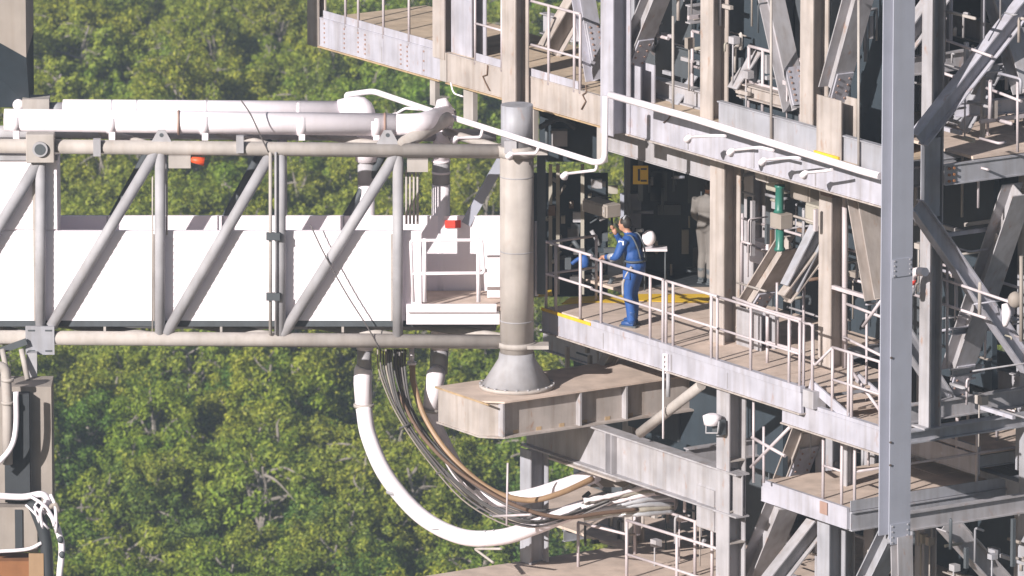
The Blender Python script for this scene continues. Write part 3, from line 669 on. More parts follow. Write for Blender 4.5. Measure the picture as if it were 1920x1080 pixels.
# lobby facing the arm, interior painted near-black in place of its shade
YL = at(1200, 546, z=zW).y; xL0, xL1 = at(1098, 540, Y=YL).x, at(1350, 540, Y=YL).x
LB = thing('lobby_enclosure', 'lobby enclosure painted dark for its shade, behind the person in blue', 'enclosure', (xL0, YL, zW))
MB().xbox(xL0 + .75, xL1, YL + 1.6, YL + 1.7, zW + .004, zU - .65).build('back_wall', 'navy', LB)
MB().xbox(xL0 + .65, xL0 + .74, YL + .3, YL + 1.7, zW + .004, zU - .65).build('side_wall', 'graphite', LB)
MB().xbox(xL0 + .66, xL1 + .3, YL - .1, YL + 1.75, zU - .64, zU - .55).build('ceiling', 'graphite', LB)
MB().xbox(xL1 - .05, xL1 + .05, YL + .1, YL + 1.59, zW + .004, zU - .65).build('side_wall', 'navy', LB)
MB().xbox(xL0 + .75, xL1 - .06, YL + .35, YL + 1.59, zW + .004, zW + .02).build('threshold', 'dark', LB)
rn = random.Random(11)
for i, (a_, b_) in enumerate([(-3.2, 4.6), (2.4, 4.6), (5.2, 4.6), (8.0, 4.6), (-1.2, 6.6), (1.8, 6.6), (5.2, 6.6)]):
    o = MB().ibeam(T(a_, b_, zW - 1.5 if a_ < -2 else zB - 8), T(a_, b_, zU + 3.3), B, .26, .25).build('inner_column', 'steel_cool')
    row = 'middle' if b_ < 5 else 'rear'; n_ = ['first', 'second', 'third', 'fourth', 'fifth', 'sixth'][i if i < 4 else i - 4]
    tag(o, n_ + ' from the left of the shaded inner columns in the ' + row + ' row', 'column', 'shaded inner columns')
LV = [(zU - .28, 'under the upper deck'), (zW - .25, 'under the walkway level'), (zW2 - 1.7, 'below the lower walkway'), (zU + 1.5, 'over the upper deck')]
for z_, nm in LV:
    beam(T(-6, 4.6, z_), T(12.5, 4.6, z_), 'long inner beam ' + nm + ' along the middle column row', 'steel', .16, .36)
    for k, a_ in enumerate((-3.2, 2.4, 8.0)):
        if k == 0 or (k == 1 and 'walkway level' in nm): continue
        beam(T(a_ + .3, 1.6, z_ - .02), T(a_ + .3, 7.4, z_ - .02), ['left', 'middle', 'right'][k] + ' cross beam ' + nm, 'steel', .14, .3)
for (x0, y0, x1, y1, a_, l) in ((1240, 250, 1310, 150, 2.5, 'above the walkway'), (1900, 60, 1800, 240, 8.3, 'at the upper right'), (1560, 380, 1480, 540, 5.4, 'behind the rusty column'), (1690, 620, 1780, 760, 8.2, 'behind the tall grey column')):
    brace(x0, y0, x1, y1, 'shaded inner diagonal ' + l, 'web', dict(a=a_), .2, .26, 'steel_cool')

# ---- girders rising above the upper deck edge, inner beam over the lobby, underside kit
a0_, a1_ = av(at(1345, 240, b=BE + .16)), aUE
o = MB().ibeam(T(a0_, BE + .2, zU + .15), T(a1_, BE + .2, zU + .15), Z, .1, .5, .02, .03).build('upstand_girder', 'steel_cool'); tag(o, 'grey upstand girder right behind the nozzle pipe on the upper deck', 'girder')
o = MB().ibeam(T(av(at(1215, 190, b=1.62)), 1.62, zU + .15), T(av(at(1345, 190, b=1.62)), 1.62, zU + .15), Z, .2, .3, .02, .03).build('box_beam', 'steel'); tag(o, 'pale box beam on the upper deck behind the thin pole', 'beam')
o = MB().ibeam(T(av(at(1390, 205, b=1.62)), 1.62, zU + .5), T(av(at(1480, 225, b=1.62)), 1.62, zU + .5), Z, .2, .22, .02, .03).build('box_beam', 'steel_warm'); tag(o, 'short beige beam behind the leaning bolted brace on the upper deck', 'beam')
p_, q_ = at(1140, 262, b=1.9), at(1335, 312, b=1.9)
o = MB().ibeam(T(av(p_), 1.9, p_.z), T(av(q_), 1.9, p_.z), Z, .08, .36, .02, .03).build('inner_beam', 'steel'); tag(o, 'pale inner beam under the upper deck over the dark lobby', 'beam')
uk = thing('underdeck_kit', 'shaded dark cabinets hanging under the upper deck right of the round column', 'cabinet', at(1060, 300, Y=2.4))
MB().box(at(1068, 250, Y=2.6), X * .5, Y * .3, Z * .42).build('cabinet', 'navy', uk); MB().box(at(1049, 258, Y=2.1), X * .13, Y * .1, Z * .13).build('small_box', 'steel', uk)
MB().tube([at(1025, 225, Y=2.0), at(1025, 300, Y=2.0)], .03, 8).build('conduit', 'graphite', uk); MB().tube(smooth_path([at(1010, 240, Y=2.0), at(1050, 222, Y=2.0), at(1080, 240, Y=2.0)], 4), .05, 8).build('duct', 'graphite', uk)
fc = [o for o in COL.objects if o.get('label', '').startswith('flanged column under the walkway')][0]
for y_ in (868, 962, 1022):
    p_ = at(1372, y_, b=1.02); a_ = av(at(1343, y_, b=1.02)) + .18
    MB().tbox(a_ + .012, a_ + .178, 1.045, 1.327, p_.z - .012, p_.z + .012).build('stiffener', 'galv_warm', fc)

# ---- weathered ochre lips and bolted joints
for ob_, a0_, a1_, b_, z_, mt in ((UE1, ax[0], ax[1], BE, zU - hU, 'steel_ochre'), (UE2, ax[2], ax[3] - .02, BE, zU - hU, 'steel_ochre'), (UE3, ax[4], aUE, BE, zU - hU, 'steel_warm'), (WE, aW0, aW1, BE, zW - .048 - hW, 'steel_warm'), (WE2, av(at(1466, 790, b=.95)), aLE, .95, zW2 - .36, 'steel_warm')):
    MB().tbox(a0_, a1_, b_ - .035, b_ + .11, z_ - .024, z_ - .002).build('bottom_flange', mt, ob_)
    n = int((a1_ - a0_) / 1.6)
    for k in range(1, n):
        a_ = a0_ + (a1_ - a0_) * k / n + random.uniform(-.2, .2); MB().tbox(a_ - .012, a_ + .012, b_ - .003, b_ + .02, z_ + .02, z_ + .28).build('web_stiffener', 'steel', ob_)
MB().tbox(a0 - .02, a1 + .0, bL - .02, bL + .01, gz1 - .028, gz1 - .002).build('flange_lip', 'steel_ochre', GB)
bolts(HC, [C0 + Vector((math.cos(t) * .6, math.sin(t) * .6, .03)) for t in [2 * math.pi * k / 20 for k in range(20)]], Z, .022, 'galv')
MB().tube([C0 + Vector((-.215, -.39, .12)), C0 + Vector((-.16, -.26, .42))], .008, 5).build('weld_seam', 'graphite', HC)
for y_ in (330, 470, 600): MB().tube([C0 + Z * (hz(y_ + 1) - cz), C0 + Z * (hz(y_ - 1) - cz)], .279, 32).build('weld_ring', 'galv', HC)
for k_ in range(6):
    p_ = T(a1 - ins + .002, bL + .6 + k_ * .45, gz0 + .06); MB().box(p_, A * .004, B * .05, Z * .03).build('weld_tab', 'steel_ochre', GB)

zF6 = at(1750, 800, b=1.75).z; a6 = av(at(1725, 480, b=1.6)) + .155
o = MB().ibeam(T(a6, 1.0, zF6 - .11), T(a6, 7.2, zF6 - .11), Z, .2, .2, .02, .02).build('transfer_beam', 'steel_cool'); tag(o, 'slim grey beam under the foot of the tall grey column', 'beam')
MB().tbox(a6 - .2, a6 + .2, 1.5, 1.92, zF6 - .008, zF6 + .02).build('base_plate', 'steel', o)
# ---- extra framing in the right hand bay
for (x0, y0, x1, y1, b_, l, mt, d_) in ((1790, 205, 1935, 195, 2.6, 'upper pale slab beam at the right border', 'steel_pale', .24), (1786, 150, 1880, 140, 2.6, 'short pale strut high in the right hand bay', 'steel', .14), (1786, 622, 1850, 612, 2.4, 'level pale strut in the right hand bay', 'steel_pale', .10), (1786, 700, 1840, 690, 2.4, 'second level strut in the right hand bay', 'steel', .12)):
    p_, q_ = at(x0, y0, b=b_), at(x1, y1, b=b_ + 1.2)
    o = MB().ibeam(p_, q_, Z, .12, d_, .016, .02).build('strut', mt); tag(o, l, 'strut')
ga = PA6['a'] - .17
for y0_, y1_, l in ((262, 405, 'grey gusset plate where the long diagonal meets the tall grey column'),):
    p_, q_ = at(1728, y0_, a=ga), at(1762, y1_, a=ga)
    o = MB().tbox(ga - .02, ga, bv(p_), bv(q_), q_.z, p_.z).build('gusset_plate', 'steel_cool'); tag(o, l, 'plate')

# ================================================================== RAILINGS
def onw(px, b, z, y=600): 
    p = at(px, y, b=b); return T(av(p), b, z)
bR_ = BE + .03
W_ = lambda px: onw(px, bR_, zW)
rail_posts('short guardrail panel at the left end of the walkway next to the arm', [W_(1042), W_(1088)], 1.12, ext=(.42, .33), r=.024, mat='rail')
rail_posts('long guardrail the person in blue leans on', [W_(1127), W_(1219), W_(1243)], 1.08, ext=(.3, 0), r=.023)
rail_posts('guardrail right of the person in blue ending at the riveted column', [W_(1249), W_(1262), W_(1334)], 1.08, ext=(0, .25), r=.023)
rail_posts('guardrail in front of the short wide column stub', [W_(1345), W_(1408), W_(1480), W_(1500)], 1.08, ext=(0, 0), r=.023)
rail_posts('short cross rail at the left end of the walkway', [T(aW0 + .05, bR_ + .02, zW), T(aW0 + .05, 1.9, zW)], 1.1, r=.023)
# barred gate leaning above the walkway
G = thing('barred_gate', 'open barred gate panel above the walkway left of the stair', 'gate', onw(1440, 2.0, zW))
def gp_(px, y): return at(px, y, b=1.55)
for px, y0, y1 in ((1439, 582, 640), (1457, 588, 645), (1480, 594, 651), (1500, 600, 657)): MB().tube([gp_(px, y0), gp_(px, y1)], .03, 8).build('bar', 'rail', G)
MB().bar(gp_(1436, 582), gp_(1503, 600), Z, .03, .06).build('top_rail', 'rail', G); MB().bar(gp_(1436, 641), gp_(1503, 659), Z, .03, .05).build('bottom_rail', 'rail', G)
MB().tube([gp_(1439, 640), onw(1439, 1.55, zW)], .025, 8).build('leg', 'rail', G); MB().tube([gp_(1500, 657), onw(1500, 1.55, zW)], .025, 8).build('leg', 'rail', G)
# stair between the two walkway levels
b_s = 1.0; L2 = lambda px: onw(px, b_s, zW2, 700)
rail_posts('guardrail of the lower walkway left of the blue foreground column', [L2(1561), L2(1591), L2(1597), L2(1650)], 1.08, ext=(0, .2), r=.024)
st = thing('short_stair', 'short steel stair stepping down to the lower walkway', 'stair', T(aW1 + .2, 1.3, zW2))
s0, s1 = T(aW1 + .05, b_s, zW + .1), T(aW1 + 1.1, b_s, zW2 + .03)
MB().bar(s0, s1, Z, .03, .16).build('stringer', 'steel_pale', st); MB().bar(s0 + B * .9, s1 + B * .9, Z, .03, .16).build('stringer', 'steel_pale', st)
for k in range(1, 4):
    c = s0 + (s1 - s0) * (k / 4); MB().box(c + B * .45, A * .13, B * .43, Z * .018).build('tread', 'deck', st)
for px in (1507, 1524):
    p = onw(px, BE + .1, zW); MB().tube([p - Z * .1, p + Z * 1.08], .026, 8).build('newel', 'rail', st)
MB().tube(fillet([onw(1507, BE + .1, zW + 1.05), onw(1524, BE + .1, zW + 1.08), onw(1526, BE + .1, zW + .4), L2(1561) + Z * 1.08], .1), .022, 8).build('handrail', 'rail', st)
# inner rails seen behind the walkway
for (x0, y0, x1, y1, b_, l) in ((1378, 405, 1640, 482, 2.6, 'upper thin rail passing behind the green actuator'), (1378, 452, 1640, 537, 2.6, 'middle thin rail behind the bolted brace'), (1375, 558, 1440, 582, 1.6, 'short thin rail running up to the barred gate'),
        (1588, 570, 1655, 595, 1.9, 'thin rail left of the blue foreground column'), (1700, 500, 1910, 572, 2.0, 'upper thin rail crossing the right hand bay'), (1700, 548, 1850, 597, 2.0, 'middle thin rail crossing the right hand bay'), (1740, 488, 1912, 540, 3.5, 'far thin rail in the right hand bay'),
        (1765, 72, 1860, 106, 2.2, 'upper thin rail behind the longest open diagonal'), (1720, 120, 1800, 148, 2.4, 'second thin rail behind the longest open diagonal'), (1850, 165, 1915, 190, 2.4, 'thin rail right of the longest open diagonal'), (1712, 760, 1800, 782, 3.1, 'thin rail over the lower walkway right of the blue column'), (1582, 632, 1655, 668, 1.9, 'white thin rail beside the lower stair flight')):
    o = MB().tube([at(x0, y0, b=b_), at(x1, y1, b=b_)], .024, 8).build('hand_rail', 'rail'); tag(o, l, 'rail')
for (px, y0, y1, b_, l) in ((1392, 400, 560, 2.6, 'thin upright left of the bolted brace'), (1457, 530, 600, 2.2, 'thin post behind the barred gate, left one'), (1507, 545, 620, 2.2, 'thin post behind the barred gate, right one'), (1584, 330, 690, 2.3, 'slim upright right of the rusty column'),
        (1625, 588, 760, 1.9, 'post of the lower stair flight'), (1262, 30, 206, 1.0, 'thin beige pole beside the channel diagonal at the top'), (1446, 0, 262, 1.0, 'thin beige pole in front of the leaning bolted brace'), (1610, 0, 318, 1.0, 'thin beige pole left of the blue foreground column'), (1776, 480, 690, 2.0, 'slim post right of the tall grey column'),
        (1908, 145, 285, 2.4, 'white post on the small side deck at the right border'), (1852, 190, 262, 3.4, 'dark post on the small side deck'), (1413, 745, 905, 1.3, 'thin white drop rod left of the crossed rods'), (1432, 800, 905, 1.3, 'thin white drop rod through the crossed rods')):
    o = MB().tube([at(px, y0, b=b_), at(px, y1, b=b_)], .022 if b_ != 2.3 else .045, 8).build('thin_pole', 'galv_warm' if b_ == 1.0 else 'rail'); tag(o, l, 'pole')
for (x0, y0, x1, y1, l) in ((1408, 876, 1482, 800, 'white rod slanting up to the lower walkway beam'), (1410, 820, 1472, 855, 'beige rod crossing behind the slanting white rod'), (1618, 612, 1655, 560, 'white rod slanting beside the blue column'), (1600, 700, 1650, 770, 'pale stringer of the lower stair flight')):
    o = MB().tube([at(x0, y0, b=1.3), at(x1, y1, b=1.3)], .028, 8).build('rod', 'rail'); tag(o, l, 'rod')
# upper deck railings
U_ = lambda px: onw(px, BE + .02, zU, 60)
rail_posts('guardrail on the far left of the upper deck', [U_(648), U_(672), U_(719), U_(767)], 1.25, mids=(), r=.022, ext=(.3, .4))
rail_posts('guardrail between the wide upright and the one over the round column', [U_(891), U_(941)], 1.25, mids=(.5,), r=.022)
ug = rail_posts('barred gate on the upper deck right of the upright over the round column', [U_(980), U_(1029), U_(1077), U_(1088)], 1.25, mids=(.42,), r=.024)
rail_posts('faint inner handrail on the upper deck behind the thin pole', [onw(1298, 1.7, zU, 150), onw(1345, 1.7, zU, 150)], 1.2, r=.026)
rail_posts('inner handrail on the upper deck right of the beige column', [onw(1404, 1.7, zU, 150), onw(1430, 1.7, zU, 150), onw(1500, 1.7, zU, 150)], 1.2, r=.026)
# lower right platform railings
P_ = lambda px: onw(px, 1.6, zP, 940)
rail_posts('guardrail on the left edge of the lower right platform', [P_(1543), P_(1578)], 1.05, r=.024, ext=(0, 0))
q0 = P_(1578); ap_ = av(q0)
rail_posts('long guardrail on the front of the lower right platform', [T(aP - .02, b_, zP) for b_ in (1.66, 2.45, 4.05, 5.6)], 1.12, r=.024)
ra = PA6['a'] - .6
rail_posts('railing around the black panel in the right hand bay', [onw(1815, 4.9, zRW, 760), onw(1870, 4.9, zRW, 760), onw(1914, 4.9, zRW, 760)], 1.1, r=.024)
rail_posts('pale railing of the lower walkway right of the blue column', [onw(1735, bRW + .04, zRW, 800), onw(1795, bRW + .04, zRW, 800)], 1.35, mids=(.5,), r=.03, cap=False)
# bottom railings
zr = zB; 
rail_posts('lower handrail running down to the flanged column at the bottom', [at(1175, 1085, b=1.25) * 1.0, at(1269, 1115, b=1.25), at(1345, 1140, b=1.25)], .98, mids=(.42,), r=.026)
rail_posts('shaded handrail crossing behind the lower handrail', [T(av(at(1190, 1040, b=2.9)), 2.9, zB), T(av(at(1303, 1050, b=2.9)), 2.9, zB), T(av(at(1335, 1050, b=2.9)), 2.9, zB)], .9, mids=(), r=.026)
rail_posts('thin handrail beside the short column under the hanging cables', [at(1084, 1062, z=zB), at(1175, 1085, z=zB)], .75, mids=(), r=.024)
o = MB().tube([at(952, 868, b=-.2), at(950, 985, b=-.2)], .018, 6).build('thin_pole', 'rail'); tag(o, 'thin pale rod hanging left of the short column', 'pole')
o = MB().tube(fillet([at(925, 968, b=-.2), at(995, 965, b=-.2)], .1), .022, 6).build('thin_pole', 'rail'); tag(o, 'short level pale rod left of the short column', 'pole')
o = MB().tube(fillet([at(940, 1029, b=-.2), at(890, 1029, b=-.2), at(925, 1055, b=-.2)], .05), .022, 6).build('bent_rod', 'galv_warm'); tag(o, 'bent pale rod on the edge of the bottom deck', 'rod')
# yellow markings on the landing floor
def mark(name, pts, label):
    m = MB(); vs = [at(x, y, z=zW + .016) for x, y in pts]; n = len(vs)
    m.add(vs + [v - Z * .007 for v in vs], [tuple(range(n))[::-1], tuple(range(n, 2 * n))] + [(i, (i + 1) % n, n + (i + 1) % n, n + i) for i in range(n)])
    o = m.build(name, 'yellow'); return tag(o, label, 'marking')
o = mark('floor_stripe', [(1052, 570), (1070, 557), (1170, 552), (1180, 567), (1120, 566)], 'yellow floor stripe left of the person in blue')
o = mark('floor_stripe', [(1190, 551), (1346, 551), (1346, 566), (1250, 566), (1196, 563)], 'yellow floor stripe right of the person in blue')
o = mark('floor_stripe', [(1004, 548), (1034, 543), (1036, 553), (1006, 557)], 'small yellow stripe at the end of the arm')

# ================================================================== PIPES, HOSES, CABLES
def nozzle_pipe(label, pts, r, branches, b_):
    root = thing('deluge_pipe', label, 'pipe', pts[0]); MB().tube(fillet(pts, .16, 6), r, 14).build('pipe_run', 'white_pipe', root)
    for (x0, y0, xm, ym, x1, y1) in branches:
        b0_ = b_(x0); p, q, e = at(x0, y0, b=b0_), at(xm, ym, b=b0_), at(x1, y1, b=b0_) - B * .05
        br = MB().tube(fillet([p, q, e], .06, 4), .024, 8).build('branch', 'white_pipe', root)
        d = (e - q).normalized(); MB().tube([e - d * .02, e + d * .03, e + d * .09 - Z * .05], [.03, .045, .07], 10).build('nozzle', 'white_pipe', br)
    return root
bpf = lambda x: -.22 if x < 1144 else -.22 + .62 * (x - 1144) / 506      # runs in front of the round column, then in towards the deck
pp = lambda x, y: at(x, y, b=bpf(x))
nozzle_pipe('thin white pipe sloping in front of the round column then turning up', [pp(652, 190), pp(650, 178), pp(700, 171), pp(800, 205), pp(1116, 305), pp(1134, 302), pp(1135, 180)], .05,
    [(905, 240, 902, 257, 862, 258), (1010, 275, 1006, 287, 965, 288), (1119, 305, 1118, 319, 1068, 325), (805, 206, 760, 203, 746, 214)], bpf)
dp2 = nozzle_pipe('white pipe with nozzles sloping along the upper deck beam', [pp(1144, 178), pp(1300, 222), pp(1620, 322), pp(1650, 330)], .058,
    [(1360, 255, 1340, 254, 1300, 256), (1450, 282, 1425, 276, 1380, 281), (1500, 297, 1490, 295, 1440, 299), (1560, 318, 1550, 320, 1518, 323)], bpf)
for (px, y0, y1, b_, l, w_) in ((806, 148, 196, BE + .05, 'leftmost beige hanger below the upper edge beam', .10), (869, 168, 222, BE + .05, 'second beige hanger below the upper edge beam', .18), (981, 180, 262, BE + .05, 'third beige hanger, just right of the round column top', .2), (1119, 238, 302, BE - .02, 'fourth beige hanger beside the turned up white pipe', .12)):
    p, q = at(px, y0, b=b_), at(px, y1, b=b_)
    o = MB().tbox(av(p), av(p) + w_ * 1.6, b_, b_ + .09, q.z, p.z).build('hanger_strap', 'galv_warm'); tag(o, l, 'hanger')
o = MB().tube(fillet([pp(845, 155), pp(850, 175), pp(868, 181)], .1), .014, 6).build('loop_cable', 'white_pipe'); tag(o, 'small white cable loop below the upper edge beam', 'cable')
# cracks-like cable drops on the beam
for i, pl_ in enumerate(([(914, 122), (913, 140), (905, 143), (910, 155), (918, 170)], [(1098, 160), (1100, 172), (1092, 178), (1098, 190), (1090, 205)], [(1250, 205), (1258, 215), (1252, 224), (1244, 230)])):
    o = MB().tube([at(x, y, b=BE - .012) for x, y in pl_], .012, 5).build('cable_drop', 'brown'); tag(o, ['zigzag dark cable on the beige beam left of the tall upright', 'zigzag dark cable on the beam left of the blue upright', 'short dark cable on the beam under the nozzle pipe'][i], 'cable')
# big white hoses
YH = 1.1
hs = lambda x, y, Y_=YH: at(x, y, Y=Y_)
h1 = thing('hose', 'long thick white hose hanging in a wide curve to the lowest point', 'hose', hs(680, 690, 1.5))
MB().tube(smooth_path([hs(682, 765, 1.3), hs(692, 820, 1.15), hs(726, 895, .95), hs(790, 968, .75), hs(865, 1006, .55), hs(940, 1007, .45), hs(1010, 985, .55), hs(1085, 955, .9), hs(1160, 940, 1.3)], 8), .135, 18).build('hose_body', 'white_pipe', h1)
MB().tube([hs(683, 655, 1.5), hs(683, 694, 1.5)], .12, 16).build('swivel', 'galv', h1); MB().tube([hs(683, 688, 1.5), hs(681, 694, 1.5), hs(680, 720, 1.45), hs(682, 762, 1.35)], [.14, .155, .15, .14], 18).build('end_cuff', 'white_pipe', h1)
MB().tube([hs(682, 757, 1.35), hs(682, 763, 1.35)], .17, 18).build('clamp_ring', 'galv_warm', h1)
MB().tube(smooth_path([hs(1150, 945, 1.25), hs(1200, 940, 1.4), hs(1255, 938, 1.6)], 5), [.12 + .012 * i for i in range(11)], 18).build('end_cuff', 'white_pipe', h1)
MB().tube([hs(1250, 938, 1.6), hs(1262, 937, 1.65)], .19, 18).build('flange', 'galv', h1)
h2 = thing('hose', 'second thick white hose curving up to the deep girder', 'hose', hs(820, 690, 1.5))
MB().tube(smooth_path([hs(808, 768, 1.35), hs(822, 812, 1.3), hs(865, 890, 1.1), hs(920, 934, .9), hs(985, 932, .8), hs(1050, 913, .85), hs(1108, 893, 1.0)], 8), .125, 18).build('hose_body', 'white_pipe', h2)
MB().tube([hs(824, 655, 1.5), hs(822, 700, 1.5)], .15, 16).build('swivel', 'galv', h2); MB().tube([hs(824, 692, 1.4), hs(818, 700, 1.35), hs(812, 735, 1.35), hs(808, 768, 1.35)], [.12, .16, .145, .135], 18).build('end_cuff', 'white_pipe', h2)
MB().tube([hs(808, 765, 1.35), hs(807, 771, 1.35)], .165, 18).build('clamp_ring', 'galv_warm', h2)
MB().tube([hs(1102, 895, 1.0), hs(1120, 887, 1.05)], .14, 16).build('clamp_ring', 'white', h2)
for (x_, y_, yd, x2_, y2_) in ((906, 1009, .48, 918, 1010), (924, 1008, .47, 934, 1008), (740, 920, .9, 745, 926), (820, 988, .65, 826, 990)):
    MB().tube([hs(x_, y_, yd), hs(x2_ - 6, y2_, yd)], .139, 18).build('hose_band', 'galv', h1)
# brown hose and dark cable bundle
b1 = thing('brown_hose', 'brown hose hanging beside the white ones', 'hose', hs(773, 660, 1.2))
MB().tube(smooth_path([hs(773, 680, 1.2), hs(776, 720, 1.1), hs(800, 790, .9), hs(850, 860, .6), hs(920, 918, .4), hs(990, 938, .4), hs(1050, 925, .5), hs(1112, 897, .8)], 8), .05, 10).build('hose_body', 'hose_brown', b1)
MB().tube([hs(772, 652, 1.2), hs(772, 682, 1.2)], .045, 10).build('coupling', 'white_pipe', b1); MB().tube([hs(772, 678, 1.2), hs(772, 683, 1.2)], .08, 12).build('coupling_flange', 'white_pipe', b1)
rn = random.Random(5)
CB = thing('cable_bundle', 'bundle of dark cables sagging between the white hoses', 'cables', hs(720, 650, 1.0))
for k in range(11):
    o_ = k / 10; jx = rn.uniform(-5, 5); jy = rn.uniform(-4, 4); d = rn.uniform(-.25, .25)
    pts = [(708 + 52 * o_, 655), (712 + 48 * o_, 700), (742 + 36 * o_ + jx, 775), (800 + 34 * o_ + jx, 860 - 10 * o_ + jy), (880 + 40 * o_, 945 - 22 * o_ + jy), (985 + 14 * o_, 992 - 38 * o_ + jy), (1075 + 8 * o_, 972 - 25 * o_), (1145 + jx, 945 - 22 * o_ + jy)]
    MB().tube(smooth_path([hs(x, y, 1.0 + d - i * .09 + (i > 5) * .4) for i, (x, y) in enumerate(pts)], 6), rn.choice([.014, .018, .022, .028]), 7).build('cable', rn.choice(['hose_dark', 'rubber', 'hose_dark', 'taupe', 'rubber']), CB)
for k in range(7):
    y0_, y1_ = 925 + 6 * k + rn.uniform(-4, 4), 905 + 8 * k + rn.uniform(-4, 4)
    MB().tube(smooth_path([hs(1095, y0_ + 14, .7 + .05 * k), hs(1150, y0_ + 4, .75 + .05 * k), hs(1205, y1_ + 8, .95), hs(1262, y1_ + rn.uniform(0, 10), 1.25)], 6), [rn.uniform(.03, .05) for _ in range(19)], 9).build('wrapped_cable', rn.choice(['silver', 'galv', 'silver', 'white_pipe', 'khaki']), CB)
for (x_, y_) in ((760, 800), (830, 885), (905, 950), (1000, 968), (1080, 958)): MB().tube([hs(x_ - 12, y_ + 4, .5), hs(x_ + 10, y_ - 6, .5)], .02, 6).build('cable_tie', 'rubber', CB)
rc = thing('red_brown_cable', 'reddish brown cable in the sagging bundle reaching right under the girder', 'cable', hs(760, 760, .6))
MB().tube(smooth_path([hs(745, 735, .8), hs(790, 815, .5), hs(860, 885, .3), hs(960, 945, .2), hs(1050, 970, .3), hs(1130, 962, .6), hs(1195, 955, .9)], 7), .032, 8).build('cable_body', 'brown', rc)
# tangle of connectors at the girder
CT = thing('connector_panel', 'tangle of grey connectors and hose ends under the deep girder', 'connector panel', hs(1160, 960, 1.2))
MB().box(hs(1150, 895, 1.4), X * .38, Y * .2, Z * .12).build('panel_box', 'taupe', CT)
for k in range(15):
    x, y = rn.uniform(1105, 1245), rn.uniform(885, 955); p = hs(x, y, rn.uniform(.85, 1.3)); d = Vector((rn.uniform(-.6, 1), rn.uniform(-.3, .3), rn.uniform(-.6, .5))).normalized()
    MB().tube([p, p + d * rn.uniform(.08, .22)], rn.uniform(.015, .045), 7).build('connector', rn.choice(['galv', 'hose_dark', 'galv', 'white_pipe', 'graphite', 'khaki']), CT)
# loose wires on the arm
for pts, l in (([(452, 188), (470, 215), (490, 258), (503, 285)], 'thin dark wire crossing the white pipes above the third post'), ([(582, 422), (610, 480), (650, 552), (690, 615), (712, 655)], 'thin dark wire slanting down across the white arm wall')):
    o = MB().tube(smooth_path([at(x, y, Y=-.12) for x, y in pts], 5), .012, 5).build('wire', 'hose_dark'); tag(o, l, 'wire')

# ================================================================== EQUIPMENT
gv = thing('green_actuator', 'green cylinder actuator with a brown box between its halves', 'actuator', at(1462, 470, b=1.9))
q = lambda x, y, b_=1.9: at(x, y, b=b_)
MB().tube([q(1462, 347), q(1462, 351), q(1462, 353), q(1461, 392), q(1461, 398)], [.085, .085, .068, .068, .10], 14).build('upper_cylinder', 'teal', gv)
MB().tube([q(1462, 430), q(1462, 462), q(1462, 466), q(1462, 470)], [.068, .068, .09, .09], 14).build('lower_cylinder', 'teal', gv)
c = q(1465, 413); MB().box(c, A * .15, B * .12, Z * .12).build('gear_box', 'taupe', gv, bevel=.01)
for i, (x0, x1, y0, y1, b_, mt, l) in enumerate(((1436, 1468, 330, 365, 2.3, 'khaki', 'olive cabinet with a white edge above the green actuator'), (1482, 1518, 322, 382, 2.2, 'taupe', 'grey slanted cabinet right of the green actuator'), (1510, 1535, 380, 425, 2.1, 'khaki', 'round shouldered tan box left of the rusty column'),
        (1416, 1440, 318, 344, 1.7, 'galv_warm', 'small pale lamp box under the nozzle pipe'), (1405, 1438, 448, 500, 2.7, 'white', 'white panel left of the bolted brace'), (1092, 1138, 372, 410, 2.0, 'taupe', 'grey box behind the guardrail left of the person in blue'),
        (1306, 1343, 905, 1000, 1.1, 'steel', 'grey bracket box under the end of the deep girder'), (1538, 1560, 330, 372, 2.05, 'brown', 'rusty brown box at the head of the rusty column'))):
    p, r_ = at(x0, y0, b=b_), at(x1, y1, b=b_); root = thing('equipment_box', l, 'box', T(av(p), b_, r_.z))
    MB().tbox(av(p), av(r_), b_, b_ + .28, r_.z, p.z).build('housing', mt, root, bevel=.012)
    MB().tbox(av(p) + .03, av(r_) - .03, b_ - .02, b_ - .002, r_.z + .03, p.z - .03).build('cover', mt, root)
    MB().tube([T(av(r_) - .06, b_ - .022, (p.z + r_.z) / 2 - .03), T(av(r_) - .06, b_ - .022, (p.z + r_.z) / 2 + .03)], .008, 6).build('latch', 'galv', root)
# white flood lamp on the lower column
fl = thing('flood_lamp', 'white flood lamp beside the lower flanged column', 'lamp', at(1335, 812, b=.8))
MB().tube([at(1335, 776, b=.8), at(1335, 780, b=.8), at(1335, 796, b=.8)], [.07, .15, .13], 14).build('lamp_head', 'white', fl); MB().tube([at(1324, 790, b=.8), at(1324, 812, b=.8), at(1346, 812, b=.8), at(1348, 790, b=.8)], .015, 6).build('yoke', 'galv', fl); MB().box(at(1348, 800, b=.9), A * .1, B * .06, Z * .12).build('ballast', 'graphite', fl)
# yellow sign in the lobby, with a dark bar symbol
sg = thing('yellow_sign', 'yellow sign with a dark symbol on the dark lobby wall', 'sign', at(1200, 347, Y=YL + .3))
def sp(x, y, dy=0): return at(x, y, Y=YL + .3 + dy)
c = sp(1201, 328); MB().box(c, X * .125, Y * .01, Z * .155).build('board', 'yellow', sg)
MB().box(sp(1198, 328, -.016), X * .018, Y * .004, Z * .1).build('symbol_bar', 'dark', sg); MB().box(sp(1207, 317, -.016), X * .05, Y * .004, Z * .014).build('symbol_bar', 'dark', sg); MB().box(sp(1207, 339, -.016), X * .05, Y * .004, Z * .014).build('symbol_bar', 'dark', sg)
MB().box(sp(1201, 320, .1), X * .04, Y * .08, Z * .5).build('post', 'graphite', sg)
